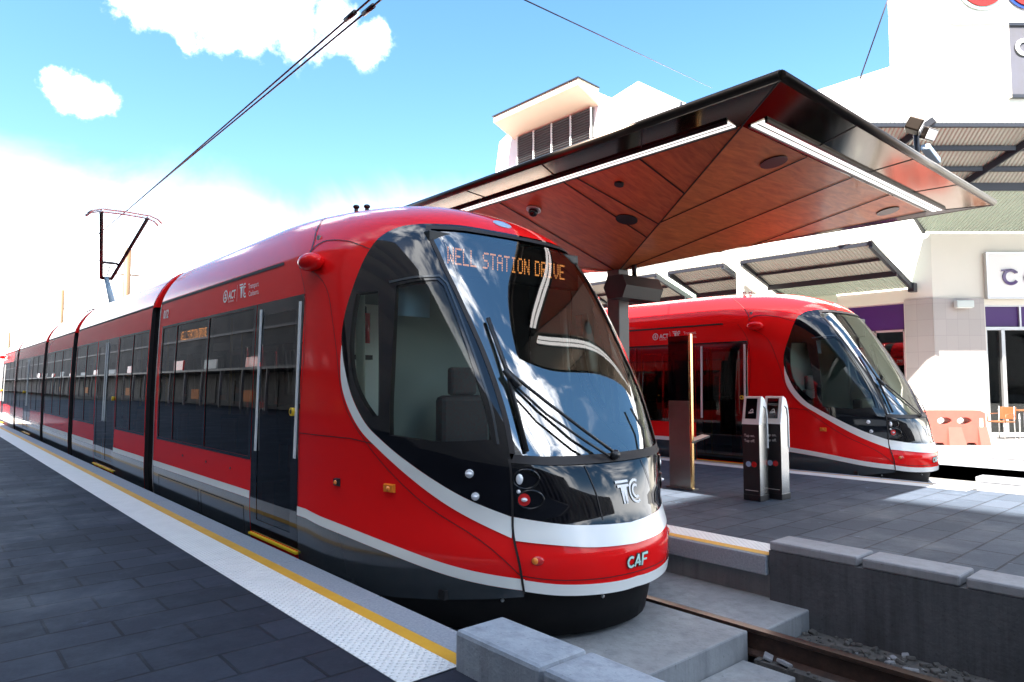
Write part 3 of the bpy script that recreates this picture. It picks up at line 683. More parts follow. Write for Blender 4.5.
    mb=MB();mb.box(-.28,.28,1.45,1.95,.42,.55,0,.04);mb.box(-.27,.27,1.90,2.02,.5,1.25,0,.05);mb.box(-.15,.15,1.93,2.0,1.25,1.5,0,.03);mb.tube([(0,1.7,0),(0,1.7,.45)],.06,10);mb.build('driver_seat',M['seatf'],root)
    mb=MB();mb.box(-1.06,-.74,1.40,1.42,1.86,2.12);mb.build('sun_blind',M['blind'],root)
    mb=MB();mb.box(-1.05,1.05,.75,2.38,-.06,0);mb.build('cab_floor',M['matblack'],root)
    for sx in(-1,1):
        mb=MB();mb.tube([(sx*1.14,1.72,.95),(sx*1.12,1.80,2.1)],.035,10);mb.build('pillar',M['lining'],root)
def build_module(root,ya,yb,panes,doors):
    f=side0
    for sd in(-1,1):
        holes=[];flank(root,f,False,ya,yb,panes,doors,sd,holes)
        o=[(sd*ya,-.22),(sd*yb,-.22),(sd*yb,HT),(sd*ya,HT)]
        patch('module_body',f,o,holes,[M['red'],M['lining'],M['seam']],root,0,.11,.11,.05)
    mb=MB();roof_cap(mb,f,[ya,yb]);mb.build('roof',M['red'],root)
def build_gangway(root,ya,yb):
    mb=MB();zs=[-.2+.1*i for i in range(26)]+[2.45,2.6,2.75,2.88,2.96,3.0];n=8
    for a,b,m0 in((0,1,0),):
        rows=[]
        ys=[ya+(yb-ya)*k/n for k in range(n+1)]
        for k,y in enumerate(ys):
            ins=.05+(.03 if k%2 else 0)
            prof=[(-(W(z)-ins),z) for z in zs]+[((W(z)-ins),z) for z in zs[::-1]];rows.append([(x,y,z) for x,z in prof])
        m=len(rows[0])
        for k in range(n):
            for i in range(m-1):
                z=(rows[k][i][2]+rows[k][i+1][2])/2
                mb.add([rows[k][i],rows[k][i+1],rows[k+1][i+1],rows[k+1][i]],[(0,1,2,3)],0)
    g=mb.build('gangway_bellows',M['rubber'],root)
    # red hood over the joint
    mb=MB();zz=[2.40,2.42,2.48,2.55,2.62,2.68,2.73,2.78,2.83,2.88,2.92,2.96,2.99,3.02,3.04,3.05]
    prof=[(-(W(z)-.004),z-.004) for z in zz]+[((W(z)-.004),z-.004) for z in zz[::-1]];m=len(prof)
    inner=[(x*.80,2.40+(z-2.40)*.80) for x,z in prof]
    vs=[(x,yb-.16,z) for x,z in inner]+[(x,yb-.15,z) for x,z in prof]+[(x,yb+.004,z) for x,z in prof]
    mb.add(vs[:2*m],[(i,i+1,m+i+1,m+i) for i in range(m-1)],0,False);mb.add(vs[m:],[(i,i+1,m+i+1,m+i) for i in range(m-1)],0,True);mb.build('gangway_hood',M['red'],g)
def build_tram(loc,label):
    root=empty('tram',loc,label,'tram')
    build_nose(root)
    nose_parts=list(root.children)
    def copy(o,parent,flip):
        c=o.copy();COL.objects.link(c);c.parent=parent
        if flip: c.location=(-o.location.x,TL-o.location.y,o.location.z);c.rotation_euler=(0,0,PI)
        for ch in o.children: copy(ch,c,False)
        return c
    skip={'maker_badge','fire_extinguisher'}
    for o in nose_parts:
        if o.name.split('.')[0] not in skip: copy(o,root,True)
    before=set(root.children)
    build_module(root,7.36,13.0,[(7.42,8.28),(8.34,9.2),(10.94,11.9),(11.96,12.94)],[(9.28,10.86,2)])
    new=[o for o in root.children if o not in before]
    for o in new: copy(o,root,True)
    build_module(root,13.5,17.1,[(13.56,14.7),(14.76,15.84),(15.90,17.04)],[])
    for a,b in((6.9,7.36),(13.0,13.5),(17.1,17.6),(23.24,23.7)): build_gangway(root,a,b)
    # interior of the saloon
    mb=MB();mb.box(-1.2,1.2,2.42,TL-2.42,-.06,.0);mb.build('saloon_floor',M['grey'],root)
    mb=MB();mb.box(-1.1,1.1,2.42,TL-2.42,2.22,2.26);mb.build('saloon_ceiling',M['lining'],root)
    mb=MB();mb.box(-.95,1.1,2.5,TL-2.5,-.24,-.1);mb.box(-1.05,1.05,2.6,28,-.3,-.2);mb.build('underframe',M['rubber'],root)
    s0=seat_mesh().build('seat',[M['seatf'],M['seato']],root);first=True
    for y,t in((4.0,0),(4.9,1),(5.7,0),(6.4,1),(7.8,0),(8.6,1),(11.4,0),(12.3,1),(14.0,0),(14.8,1),(15.7,0),(16.6,1),(18.2,0),(19.1,1),(22.0,0),(22.8,1),(24.4,0),(25.4,1)):
        for x in(-.98,.98):
            o=s0 if first else s0.copy()
            if not first: COL.objects.link(o)
            first=False;o.location=(x,y,0);o.rotation_euler=(0,0,PI*t)
    m0=MB();m0.tube([(0,0,0),(0,0,2.24)],.018,8);p0=m0.build('handrail_post',M['yellow'],root);p0.location=(-.6,3.6,0)
    for x,y in((.6,3.6),(-.6,6.2),(.6,6.2),(-.6,9.2),(.6,9.2),(-.6,10.9),(.6,10.9),(-.6,15.3),(.6,15.3),(-.6,19.7),(-.6,21.3)):
        o=p0.copy();COL.objects.link(o);o.location=(x,y,0)
    # pantograph
    yb=16.6;ky=17.65;hy=15.73;kz=4.15;hz=5.53
    mb=MB();mb.box(-.55,.55,yb-.5,yb+.35,3.12,3.17);mb.box(-.5,-.42,yb-.5,yb+.35,3.05,3.12);mb.box(.42,.5,yb-.5,yb+.35,3.05,3.12);pa=mb.build('pantograph',M['matblack'],root)
    mb=MB();mb.tube([(0,yb-.1,3.17),(0,ky,kz)],.05,8,rs=[.09,.06]);mb.build('lower_arm',M['pblue'],pa)
    mb=MB();mb.tube([(-.14,ky,kz),(.14,ky,kz)],.045,8)
    for s in(-1,1): mb.tube([(s*.12,ky,kz),(s*.50,hy,hz-.06)],.045,8)
    t=.22;mb.tube([(-.12-.38*t,ky+(hy-ky)*t,kz+(hz-kz)*t),(-.1-.2*t,ky+(hy-ky)*t-.02,kz+(hz-kz)*t+.04),(.1+.2*t,ky+(hy-ky)*t-.02,kz+(hz-kz)*t+.04),(.12+.38*t,ky+(hy-ky)*t,kz+(hz-kz)*t)],.032,8);mb.tube([(0,ky,kz),(0,ky+(hy-ky)*t,kz+(hz-kz)*t)],.014,8);mb.build('upper_arm',M['matblack'],pa)
    mb=MB()
    for dy in(-.16,.16): mb.tube([(-.80,hy+dy,hz-.16),(-.70,hy+dy,hz-.06),(-.52,hy+dy,hz),(0,hy+dy,hz+.015),(.52,hy+dy,hz),(.70,hy+dy,hz-.06),(.80,hy+dy,hz-.16)],.032,8)
    for s in(-.5,.5): mb.beam((s,hy-.18,hz-.04),(s,hy+.18,hz-.04),.04,.05)
    mb.build('collector_head',M['silver'],pa)
    return root
def copy_thing(o,loc,label,skip=()):
    def rec(a,parent):
        c=a.copy();COL.objects.link(c);c.parent=parent
        for ch in a.children:
            if ch.name.split('.')[0] not in skip: rec(ch,c)
        return c
    r=rec(o,None);r.location=loc;r['label']=label;return r

tram=build_tram((3.71,2.97,0),'nearest red and black tram, raised pantograph, orange WELL STATION DRIVE text over its windscreen')
tram['group']='red light rail trams at the stop'
t2=copy_thing(tram,(12.10,3.78,0),'second red and black tram behind the ticket machines, farther right beyond the island platform',skip=('pantograph','display_text'))

# ------------------------------------------------------------------ platforms and track (the setting)
def sbox(name,m,*a,bev=0): return struct(MB().box(*a,0,bev).build(name,m))
def sheet(name,m,x0,x1,y0,y1,z): 
    mb=MB();mb.add([(x0,y0,z),(x1,y0,z),(x1,y1,z),(x0,y1,z)],[(0,1,2,3)]);return struct(mb.build(name,m))
sheet('ground',M['gravel'],-900,900,-900,900,-.62)
# left platform
sbox('left_platform',M['pavl'],-12.9,1.70,-30,70,-.61,0)
sbox('left_platform_edge',M['conc'],1.70,2.10,2.70,70,-.61,-.004)
sheet('tactile_strip',M['tactile'],1.70,2.015,2.70,70,.003)
sheet('yellow_edge_line',M['yline'],2.015,2.10,2.70,70,.003)
sbox('left_platform_paving',M['pavl'],1.70,1.985,-30,2.70,-.61,-.001)
mb=MB()
y=2.70
while y<60:
    mb.box(2.10,2.295,y+.003,min(60,y+1.2)-.003,-.16,.001,0,.008);y+=1.2
struct(mb.build('left_platform_coping',M['cope']))
sbox('left_platform_wall',M['concd'],2.10,2.24,2.70,60,-.61,-.161)
# island platform
sbox('island_platform',M['pavi'],5.50,10.05,-14,70,-.61,0)
sbox('island_paving',M['pavi'],10.05,10.23,-14,2.80,-.61,-.001)
mb=MB();mb.box(5.22,5.498,2.79,70,-.61,-.004);mb.box(10.06,10.45,2.80,70,-.61,-.004);struct(mb.build('island_platform_edge',M['conc']))
for n,x0,x1,xa,xb in(('a',5.20,5.50,5.155,5.20),('b',10.05,10.36,10.36,10.41)):
    sheet('island_tactile_strip',M['tactile'],x0+.02*(n=='a'),x1,2.80,70,.003)
    sheet('island_edge_line',M['yline'],xa-.035*(n=='a'),xb+.02*(n=='a'),2.80,70,.0045)
for x0,x1,xw0,xw1 in((5.085,5.215,5.19,5.222),(10.42,10.56,10.4,10.52)):
    mb=MB();y=2.80
    while y<60:
        mb.box(x0,x1,y+.003,min(60,y+1.2)-.003,-.15,.001,0,.008);y+=1.2
    struct(mb.build('island_platform_coping',M['cope']));sbox('island_platform_wall',M['conc'],xw0,xw1,2.80,60,-.61,-.151)
# track slabs
def track(cx,yf,xl,xr):
    mb=MB();mb.box(cx-.68,cx+.66,yf,62,-.61,-.335,0,.012);struct(mb.build('track_slab',M['conc']))
    mb=MB();mb.box(cx+.78,xr,yf-.07,62,-.61,-.338,0,.012);struct(mb.build('track_slab',M['conc']))
    mb=MB();mb.box(xl,cx-.78,yf-.02,62,-.61,-.338,0,.012);struct(mb.build('track_slab',M['conc']))
track(3.71,2.55,2.30,5.19);track(12.10,3.3,10.53,13.6)
mb=MB();mb.box(2.70,4.28,2.17,2.54,-.61,-.50,0,.012);struct(mb.build('lower_track_slab',M['conc']))
for i,(cx,lab) in enumerate(((3.71,'nearest tram'),(12.10,'second tram'))):
    for sx,w in((-.7175,'left'),(.7175,'right')):
        x=cx+sx;mb=MB()
        pr=[(-.06,-.50),(.06,-.50),(.06,-.485),(.012,-.465),(.012,-.36),(.034,-.35),(.034,-.325),(-.034,-.325),(-.034,-.35),(-.012,-.36),(-.012,-.465),(-.06,-.485)]
        vs=[(x+a,y,b) for y in(-30,60) for a,b in pr];m=len(pr)
        mb.add(vs,[tuple(range(m)),tuple(range(m,2*m))]+[(k,(k+1)%m,m+(k+1)%m,m+k) for k in range(m) if k!=6]);mb.add([vs[6],vs[7],vs[m+7],vs[m+6]],[(0,1,2,3)],1)
        tag(mb.build('rail',[M['rail'],M['railtop']]),f'rusty steel rail on the {w} of the track under the {lab}','rail','tram rails')
mb=MB();mb.box(4.545,4.575,-30,2.44,-.475,-.385);mb.box(4.52,4.62,-30,2.44,-.484,-.474)
tag(mb.build('guard_rail',M['rail']),'lower rusty guard rail beside the running rail past the slab end','rail','tram rails')
sbox('track_bed',M['gravel'],4.30,5.112,-30,2.47,-.61,-.485)
# rubble in the pit
mb=MB()
for i in range(900):
    x=random.uniform(4.31,5.10);y=random.uniform(-.6,2.46);q=random.random();s_=.007+.026*q*q
    if abs(x-4.4275)<.075: continue
    Mx=Matrix.Translation((x,y,-.485+s_*.35))@Matrix.Rotation(random.random()*PI,4,'Z')@Matrix.Rotation(random.uniform(-.5,.5),4,'X');mb.box(-s_,s_,-s_*.7,s_*.7,-s_*.5,s_*.5,int(random.random()<.07),s_*.25,Mx)
for x,y,a in((4.36,2.40,.4),(4.345,2.28,1.2),(4.70,2.2,.8),(4.85,1.7,2.),(4.62,1.5,.3)):
    Mx=Matrix.Translation((x,y,-.465))@Matrix.Rotation(a,4,'Z')@Matrix.Rotation(.35,4,'X');mb.box(-.045,.045,-.03,.03,-.012,.012,1,.006,Mx)
g=mb.build('loose_gravel',[M['gravel'],M['conct']]);g['kind']='stuff';g['label']='loose stones and grit between the rails below the slab end';g['category']='gravel'
# right-hand plaza
sbox('plaza',M['plaza'],13.62,120,-60,120,-.61,-.06)
sbox('plaza_step',M['conc'],13.62,14.1,-60,120,-.30,-.055)
sbox('left_footpath',M['asphalt'],-60,-12.91,-60,120,-.61,.0)

# ------------------------------------------------------------------ low concrete walls
def wall_blocks(x0,x1,ys,z0,z1,m):
    out=[]
    for a,b in zip(ys,ys[1:]): out.append((x0,x1,b,a))
    return out
wl=[2.70,2.10,1.52,.9,.3,-.3]
labs=['bluish concrete block closest to the near tram, at the end of the white tactile strip','second bluish concrete kerb block, cut off by the bottom of the picture','third concrete kerb block along the left platform end','fourth concrete kerb block along the left platform end','fifth concrete kerb block along the left platform end']
for i,(a,b) in enumerate(zip(wl,wl[1:])):
    mb=MB();mb.box(1.985,2.285,b+.008,a-.008,-.61,.185,0,.022)
    tag(mb.build('kerb_block',M['concb']),labs[i],'concrete block','concrete blocks closing the left platform')
w=empty('platform_end_wall',(5.25,2.79,0),'long dark stained concrete wall with pale notched capping in the right foreground','wall')
ys=[2.785,2.10,1.46,.84,.2,-.5,-1.2,-2,-3]
mb=MB();mb.box(-.135,.165,-7,-.0,-.61,.045);mb.build('wall_panel',M['concd'],w)
for i,(a,b) in enumerate(zip(ys,ys[1:])):
    mb=MB();mb.box(-.137,.167,b-2.79+.022,a-2.79-.012*(i>0),.046,.118,0,.014);mb.build('capping_block',M['conct'],w)
w2=empty('platform_end_wall',(10.41,2.75,0),'sunlit white concrete wall closing the far side of the island platform','wall')
mb=MB();mb.box(-.15,.13,-8,0,-.60,.10,0,.012);mb.build('wall_panel',M['conct'],w2)
mb=MB();mb.box(-.155,.135,-8.01,.005,.101,.17,0,.012);mb.build('capping_block',M['conct'],w2)
w3=empty('platform_end_wall',(13.8,3.9,0),'low pale concrete wall beyond the nose of the second tram','wall')
mb=MB();mb.box(-.12,.12,-12,-.4,-.6,.10,0,.012);mb.build('wall_panel',M['conct'],w3)
mb=MB();mb.box(-.125,.125,-12.01,-.395,.101,.15,0,.012);mb.build('capping_block',M['conct'],w3)

# ------------------------------------------------------------------ station canopy
cn=empty('station_canopy',(7.5,6.3,0),'wide flat station canopy with timber soffit and bronze rim on the island platform','canopy')
cy=6.3
X0,X1,Y_0,Y_1,HE=4.77-7.5,10.22-7.5,2.42-cy,10.18-cy,3.65
ix0,ix1,iy0,iy1,zi=5.28-7.5,9.72-7.5,3.04-cy,9.56-cy,3.57
O=[(X0,Y_0),(X1,Y_0),(X1,Y_1),(X0,Y_1)];I=[(ix0,iy0),(ix1,iy0),(ix1,iy1),(ix0,iy1)]
mb=MB();t=[(a,b,HE+.02) for a,b in O];tt=[(a*.9,b*.93,HE+.10) for a,b in O];mb.add(t+tt,[(0,1,5,4),(1,2,6,5),(2,3,7,6),(3,0,4,7),(4,5,6,7)]);mb.build('roof_sheet',M['bronzed'],cn)
mb=MB();oo=[(a,b,HE-.035) for a,b in O];ii=[(a,b,zi) for a,b in I]
mb.add(oo+ii,[(i,4+i,4+(i+1)%4,(i+1)%4) for i in range(4)]);rimb=mb
mb=MB()
for i in range(4):
    a,b=O[i],O[(i+1)%4];mb.tube([(a[0],a[1],HE),(b[0],b[1],HE)],.042,10)
mb.build('rim_edge',M['bronzed'],cn)
# joints in the rim lining
mb=rimb
def lerp(a,b,t): return tuple(a[k]+(b[k]-a[k])*t for k in range(3))
for i in range(4):
    n=4 if i%2==0 else 6
    for k in range(1,n):
        t=k/n;p=lerp(oo[i],oo[(i+1)%4],t);q=lerp(ii[i],ii[(i+1)%4],t)
        mb.beam((p[0],p[1],p[2]-.003),(q[0],q[1],q[2]-.003),.012,.004,1)
    mb.beam((oo[i][0],oo[i][1],oo[i][2]-.003),(ii[i][0],ii[i][1],ii[i][2]-.003),.012,.004,1)
rim=mb.build('rim_lining',[M['bronze'],M['seam']],cn)
ap=(0,0,2.95)
mb=MB();mb.add([(a,b,zi+.002) for a,b in I]+[ap],[(i,4,(i+1)%4) for i in range(4)]);sof=mb.build('timber_soffit',M['timber'],cn)
mb=MB()
def onf(i,u,t):
    """point on soffit face i: u along the edge, t from the edge to the apex, with the edge-perpendicular kept"""
    e0,e1=Vector((*I[i],zi)),Vector((*I[(i+1)%4],zi));b=e0.lerp(e1,u);return b.lerp(Vector(ap),t)
dn=Vector((0,0,-.006))
def jl(a,b): mb.beam(Vector(a)+dn,Vector(b)+dn,.014,.006)
for i in range(4): jl(Vector((*I[i],zi)),ap)
def perp(i,u):
    e0,e1=Vector((*I[i],zi)),Vector((*I[(i+1)%4],zi));b=e0.lerp(e1,u)
    # travel perpendicular to the edge until the ridge: at parameter t the edge span shrinks towards the centre
    t=min(2*u,2-2*u);c=e0.lerp(Vector(ap),t) if u<=.5 else e1.lerp(Vector(ap),t);return b,c
for i in range(4):
    for u in((.27,.5,.73) if i%2==0 else (.17,.33,.5,.67,.83)):
        b,c=perp(i,u);jl(b,c)
jl(perp(3,.70)[0],Vector((*I[0],zi)).lerp(Vector(ap),.55))
mb.build('panel_joint',M['seam'],sof)
# light strips
zs=zi+.012
def strip(a,b):
    mb=MB();mb.beam(a,b,.12,.03,0);s=mb.build('light_strip',M['strip'],cn)
    d=(Vector(b)-Vector(a)).normalized();x=d.cross(Vector((0,0,1)))*.0
    mb=MB();mb.beam(Vector(a)+Vector((0,0,-.017)),Vector(b)+Vector((0,0,-.017)),.012,.004);mb.build('strip_divider',M['seam'],s)
    mb=MB();o=d.cross(Vector((0,0,1))).normalized()
    for k in(-1,1): mb.beam(Vector(a)+o*.078*k,Vector(b)+o*.078*k,.024,.05)
    mb.build('strip_channel',M['matblack'],s)
ins=.42
strip((X0+ins,Y_0+.66,zs),(X0+ins,Y_0+4.0,zs));strip((X0+ins,Y_0+4.02,zs),(X0+ins,Y_1-.7,zs))
strip((X0+.56,Y_0+.50,zs),(X1-.42,Y_0+.50,zs))
# ceiling discs
def face_n(i):
    a,b=Vector((*I[i],zi)),Vector((*I[(i+1)%4],zi));n=(Vector(ap)-a).cross(b-a).normalized();return n if n.z<0 else -n
def disc(name,i,p,r,m,depth=.012):
    n=face_n(i);a=Vector((*I[i],zi));p=Vector(p)-Vector((7.5,6.3,0));p=p-n*((p-a).dot(n));mb=MB();mb.tube([p,p+n*depth],r,22);return mb,p,n
for i,p,r in((0,(6.257,3.274,3.56),.13),(0,(9.134,3.285,3.56),.13),(3,(6.269,5.115,3.33),.13)):
    mb,_,_=disc('speaker',i,p,r,None);mb.build('ceiling_speaker',M['matblack'],cn)
mb,_,_=disc('s',3,(5.588,4.649,3.54),.05,None,.025);mb.build('ceiling_sensor',M['matblack'],cn)
mb,p,n=disc('c',3,(5.604,6.0,3.54),.09,None,.03);mb.ell(p+n*.05,.06,.06,.06,1);mb.build('dome_camera',[M['silver'],M['black']],cn)
mb=MB();mb.box(-.11,.11,-.11,.11,0,2.97,0,.01);mb.build('column',M['colg'],cn)
mb=MB();mb.box(-.2,.2,-.2,.2,.0,.02,0,.004);mb.build('base_plate',M['steel'],cn)
# hanging display
dsp=empty('platform_display',(7.42,5.95,2.66),'black wedge-shaped display box hanging by the canopy column','display')
mb=MB();pr=[(-.13,-.16),(.13,-.16),(.20,.0),(.13,.15),(-.13,.15),(-.20,.0)]
mb.hexa([(-.40,a,b) for a,b in pr],[(.40,a,b) for a,b in pr]);mb.build('housing',M['matblack'],dsp)
mb=MB();mb.hexa([(.402,a*.8,b*.8) for a,b in pr],[(.408,a*.8,b*.8) for a,b in pr]);mb.build('end_cap',M['awnst'],dsp)
mb=MB();mb.tube([(.08,.05,.14),(.08,.05,.45)],.035,10);mb.build('hanger',M['matblack'],dsp)
# floodlight pair on top of the canopy rim
fl=empty('floodlight',(8.50,2.72,3.72),'brown twin-headed floodlight standing on top of the canopy edge','floodlight')
mb=MB();mb.tube([(0,0,0),(0,0,.52)],.03,8);mb.tube([(-.16,0,.49),(.22,0,.49)],.02,8);mb.build('bracket',M['awnst'],fl)
for x,rz in((-.14,.3),(.20,-.2)):
    mb=MB();Mx=Matrix.Translation((x,-.03,.53))@Matrix.Rotation(rz,4,'Z')@Matrix.Rotation(.5,4,'X');mb.box(-.10,.10,-.08,.08,-.07,.07,0,.015,Mx);mb.box(-.085,.085,-.086,-.079,-.055,.055,1,0,Mx);mb.build('lamp_head',[M['bronzed'],M['lamp']],fl)
mb=MB();mb.box(-.02,.36,-.11,-.02,.30,.37,0,.01,Matrix.Rotation(.25,4,'Y'));mb.build('control_box',M['bluelens'],fl)

# totem with perch
tm=empty('lean_rail_panel',(7.54,5.30,0),'narrow upright steel and black glass panel with steel edge coloured as if sunlit on island platform','panel')
mb=MB();mb.box(-.02,.02,-.15,.17,.02,1.13,0,.003);mb.build('steel_panel',M['steel'],tm)
mb=MB();mb.box(-.018,.018,-.15,.17,1.131,1.98,0,.003);mb.build('glass_panel',M['black'],tm)
mb=MB();mb.box(-.025,.025,-.182,-.152,0,2.0,0,.004);mb.build('edge_post',M['sunedge'],tm)
mb=MB();mb.beam((.03,-.10,.60),(.24,-.22,.68),.20,.022);mb.beam((.03,-.10,.54),(.14,-.16,.63),.03,.03);mb.build('perch',M['steel'],tm)
mb=MB();mb.box(-.06,.06,-.22,.2,0,.02);mb.build('base_plate',M['steel'],tm)

# ticket validators
def validator(loc,label):
    v=empty('ticket_validator',loc,label,'ticket machine','ticket machines on the island platform')
    # side profile in x (depth) - z, extruded along y
    def prof(ins,z0,z1):
        pts=[(-.09+ins,z0),(.09-ins,z0),(.09-ins,.95)]+[(.09-ins-(.0+.12*(1-math.cos(t))),.95+.23*math.sin(t)) for t in(R(30),R(60),R(85))]+[(-.045,1.185),(-.09+ins,1.0)]
        return pts
    P=[(-.09,.07),(.10,.07),(.10,.86),(.095,.98),(.075,1.08),(.04,1.155),(-.01,1.185),(-.03,1.182),(-.09,.92)]
    mb=MB();mb.hexa([(a,-.098,b) for a,b in P],[(a,.098,b) for a,b in P]);mb.build('case',M['chrome'],v)
    mb=MB();mb.box(-.10,.11,-.107,.107,0,.07,0,.006);mb.build('plinth',M['matblack'],v)
    mb=MB();mb.box(-.095,-.0905,-.105,.105,.07,.90,0);f=mb.build('front_panel',M['matblack'],v)
    mb=MB();u=Vector((0,-1,0));z=Vector((0,0,1))
    flat_text(mb,text2d('Tap on.',.045),(Vector((-.0962,.085,.735)),u,z));flat_text(mb,text2d('Tap off.',.045),(Vector((-.0962,.085,.675)),u,z));mb.build('lettering',M['whiteletter'],f)
    mb=MB();mb.tube([(-.0955,.035,.42),(-.0975,.035,.42)],.033,18,0);mb.tube([(-.0955,-.035,.42),(-.0975,-.035,.42)],.033,18,1);mb.build('payment_mark',[M['bluelens'],M['redlens']],f)
    mb=MB();mb.box(-.0975,-.0955,-.08,.08,.115,.120);mb.build('lettering',M['whiteletter'],f)
    # white head frame following the curve, with sloping screen
    mb=MB()
    for y0,y1 in((-.108,-.0985),(.0985,.108)):
        Q=[(-.10,.90),(-.05,.90),(.06,.90),(.085,.905),(.112,.86),(.107,.99),(.085,1.095),(.045,1.175),(-.01,1.205),(-.035,1.20)]
        Q=[(-.10,.88),(-.04,.88),(-.02,.99),(.01,1.10),(.07,1.06),(.090,.97),(.097,.60),(.112,.60),(.107,.99),(.085,1.095),(.045,1.175),(-.01,1.205),(-.035,1.20)]
        vs,fs=tri2d(Q,[]);k=len(vs);A=[(a,y0,b) for a,b in vs];B=[(a,y1,b) for a,b in vs]
        mb.add(A+B,[t for t in fs]+[tuple(i+k for i in t[::-1]) for t in fs]+[(b,a,a+k,b+k) for a,b in bedges(fs)])
    mb.hexa([(-.10,-.105,.88),(-.092,-.105,.88),(-.092,.105,.88),(-.10,.105,.88)],[(-.040,-.105,1.203),(-.028,-.105,1.19),(-.028,.105,1.19),(-.040,.105,1.203)])
    mb.hexa([(-.038,-.105,1.19),(-.01,-.105,1.188),(-.01,.105,1.188),(-.038,.105,1.19)],[(-.038,-.105,1.203),(-.01,-.105,1.206),(-.01,.105,1.206),(-.038,.105,1.203)])
    h=mb.build('head_frame',M['white'],v)
    a,b=Vector((-.10,0,.88)),Vector((-.040,0,1.203));dz=(b-a).normalized();nn=Vector((-dz.z,0,dz.x))*.003
    mb=MB();p0=a.lerp(b,.2)+nn;p1=a.lerp(b,.93)+nn;yv=Vector((0,.07,0));mb.hexa([p0-yv,p0+yv,p1+yv,p1-yv],[p0-yv+nn,p0+yv+nn,p1+yv+nn,p1-yv+nn]);sc=mb.build('screen',M['black'],v)
    mb=MB();V,F=join2d([stroke(arc(0,0,.026,200,420,10),.008),stroke([(-.03,-.03),(.0,-.012),(.035,-.02)],.008),stroke([(-.01,.0),(.012,.02)],.008)]);flat_text(mb,(V,F),(a.lerp(b,.48)+nn*2.6,Vector((0,-1,0)),dz));mb.build('tap_symbol',M['whiteletter'],sc)
    return v
v1=validator((7.46,4.21,0),'nearer ticket machine with white head, tilted screen and Tap on Tap off lettering')
v2=copy_thing(v1,(7.75,4.10,0),'rear ticket machine half hidden behind the one that reads Tap on Tap off')

# ------------------------------------------------------------------ shopping building on the right
KX,KY=21.34,6.57
Fh=Vector(Fv);Rh=Vector(Rv)
def P(r,d,z): return Fh*d+Rh*r+Vector((0,0,z))
r0=KX*Rv[0]+KY*Rv[1];d0=KX*Fv[0]+KY*Fv[1]      # corner in (r, d)
bd=empty('shopping_building',(KX,KY,0),'large white shopping building with cream corner behind the second tram','building')
inv=Matrix.Translation((-KX,-KY,0))
def bbuild(mb,name,m,parent=bd):
    mb.v=[(x-KX,y-KY,z) for x,y,z in mb.v];return mb.build(name,m,parent)
# lower street wall along the track: outline in (y, z) with openings, facing -x
frame1=(Vector((KX,0,0)),Vector((0,-1,0)),Vector((0,0,1)))
def fy(y): return -y
mb=MB();slab2d(mb,[(-60,-.06),(-KY,-.06),(-KY,5.75),(-60,5.75)],[[(-8.9,.5),(-7.32,.5),(-7.32,3.70),(-8.9,3.70)],[(-12.9,.3),(-9.6,.3),(-9.6,3.7),(-12.9,3.7)],[(-17,.3),(-13.6,.3),(-13.6,3.7),(-17,3.7)]],frame1,.35)
bbuild(mb,'street_wall',M['wallc'])
mb=MB();slab2d(mb,[(-60,5.76),(-KY,5.76),(-KY,10.72),(-60,10.72)],[],frame1,.35);bbuild(mb,'upper_wall',M['wallw'])
mb=MB();slab2d(mb,[(-60,3.72),(-9.2,3.72),(-9.2,5.2),(-60,5.2)],[],(Vector((KX-.04,0,0)),Vector((0,-1,0)),Vector((0,0,1))),.035);bbuild(mb,'upper_wall_band',M['mint'])
for (a,b) in((7.32,8.9),(9.6,12.9),(13.6,17)):
    mb=MB();mb.box(KX+.08,KX+.14,a,b,2.92,3.66);bbuild(mb,'transom_panel',M['purple'])
    wz=.5 if a<8 else .3
    mb=MB()
    for y in(a,b-.06,(a+b)/2): mb.box(KX+.05,KX+.13,y,y+.06,wz,2.92)
    mb.box(KX+.05,KX+.12,a,b,2.86,2.92);mb.box(KX+.05,KX+.12,a,b,3.66,3.70);f=bbuild(mb,'window_frame',M['silver'])
    mb=MB();mb.box(KX+.085,KX+.095,a,b,wz,2.86);bbuild(mb,'window',M['shopg'])
kf=d0/20
# chamfered front facing the camera: outline in (r, z)
frame2=(P(0,d0,0),Rh,Vector((0,0,1)))
rD0,rD1=13.92*kf,18.5*kf
mb=MB();slab2d(mb,[(r0,-.06),(26,-.06),(26,5.75),(r0,5.75)],[[(rD0,-.0),(rD1,-.0),(rD1,3.56),(rD0,3.56)]],frame2,.35);bbuild(mb,'corner_wall',M['wallc'])
mb=MB();slab2d(mb,[(r0,5.76),(26,5.76),(26,10.72),(r0,10.72)],[],frame2,.35);bbuild(mb,'upper_wall',M['wallw'])
# tile cladding on the corner pier
mb=MB();slab2d(mb,[(-7.29,-.05),(-KY-.0,-.05),(-KY,3.74),(-7.29,3.74)],[],(Vector((KX-.045,0,0)),Vector((0,-1,0)),Vector((0,0,1))),.04)
slab2d(mb,[(r0-.03,-.05),(13.87*kf,-.05),(13.87*kf,3.74),(r0-.03,3.74)],[],(P(0,d0-.045,0),Rh,Vector((0,0,1))),.04);bbuild(mb,'tile_cladding',M['tile'])
# tall block over the corner
mb=MB()
c1=Vector((KX+.02,7.46,10.73));c2=Vector((KX+.02,KY,10.73));c3=P(26,d0+.02,10.73);c4=P(26,d0+14,10.73);c5=Vector((KX+14,7.46,10.73))
pp=[c1,c2,c3,c4,c5];mb.hexa(pp,[p+Vector((0,0,11)) for p in pp]);bbuild(mb,'corner_tower',M['wallw'])
mb=MB();mb.beam(P(12.53,d0-.04,11.66),P(14.08,d0-.04,11.70),.06,.05);bbuild(mb,'ledge',M['hood'])
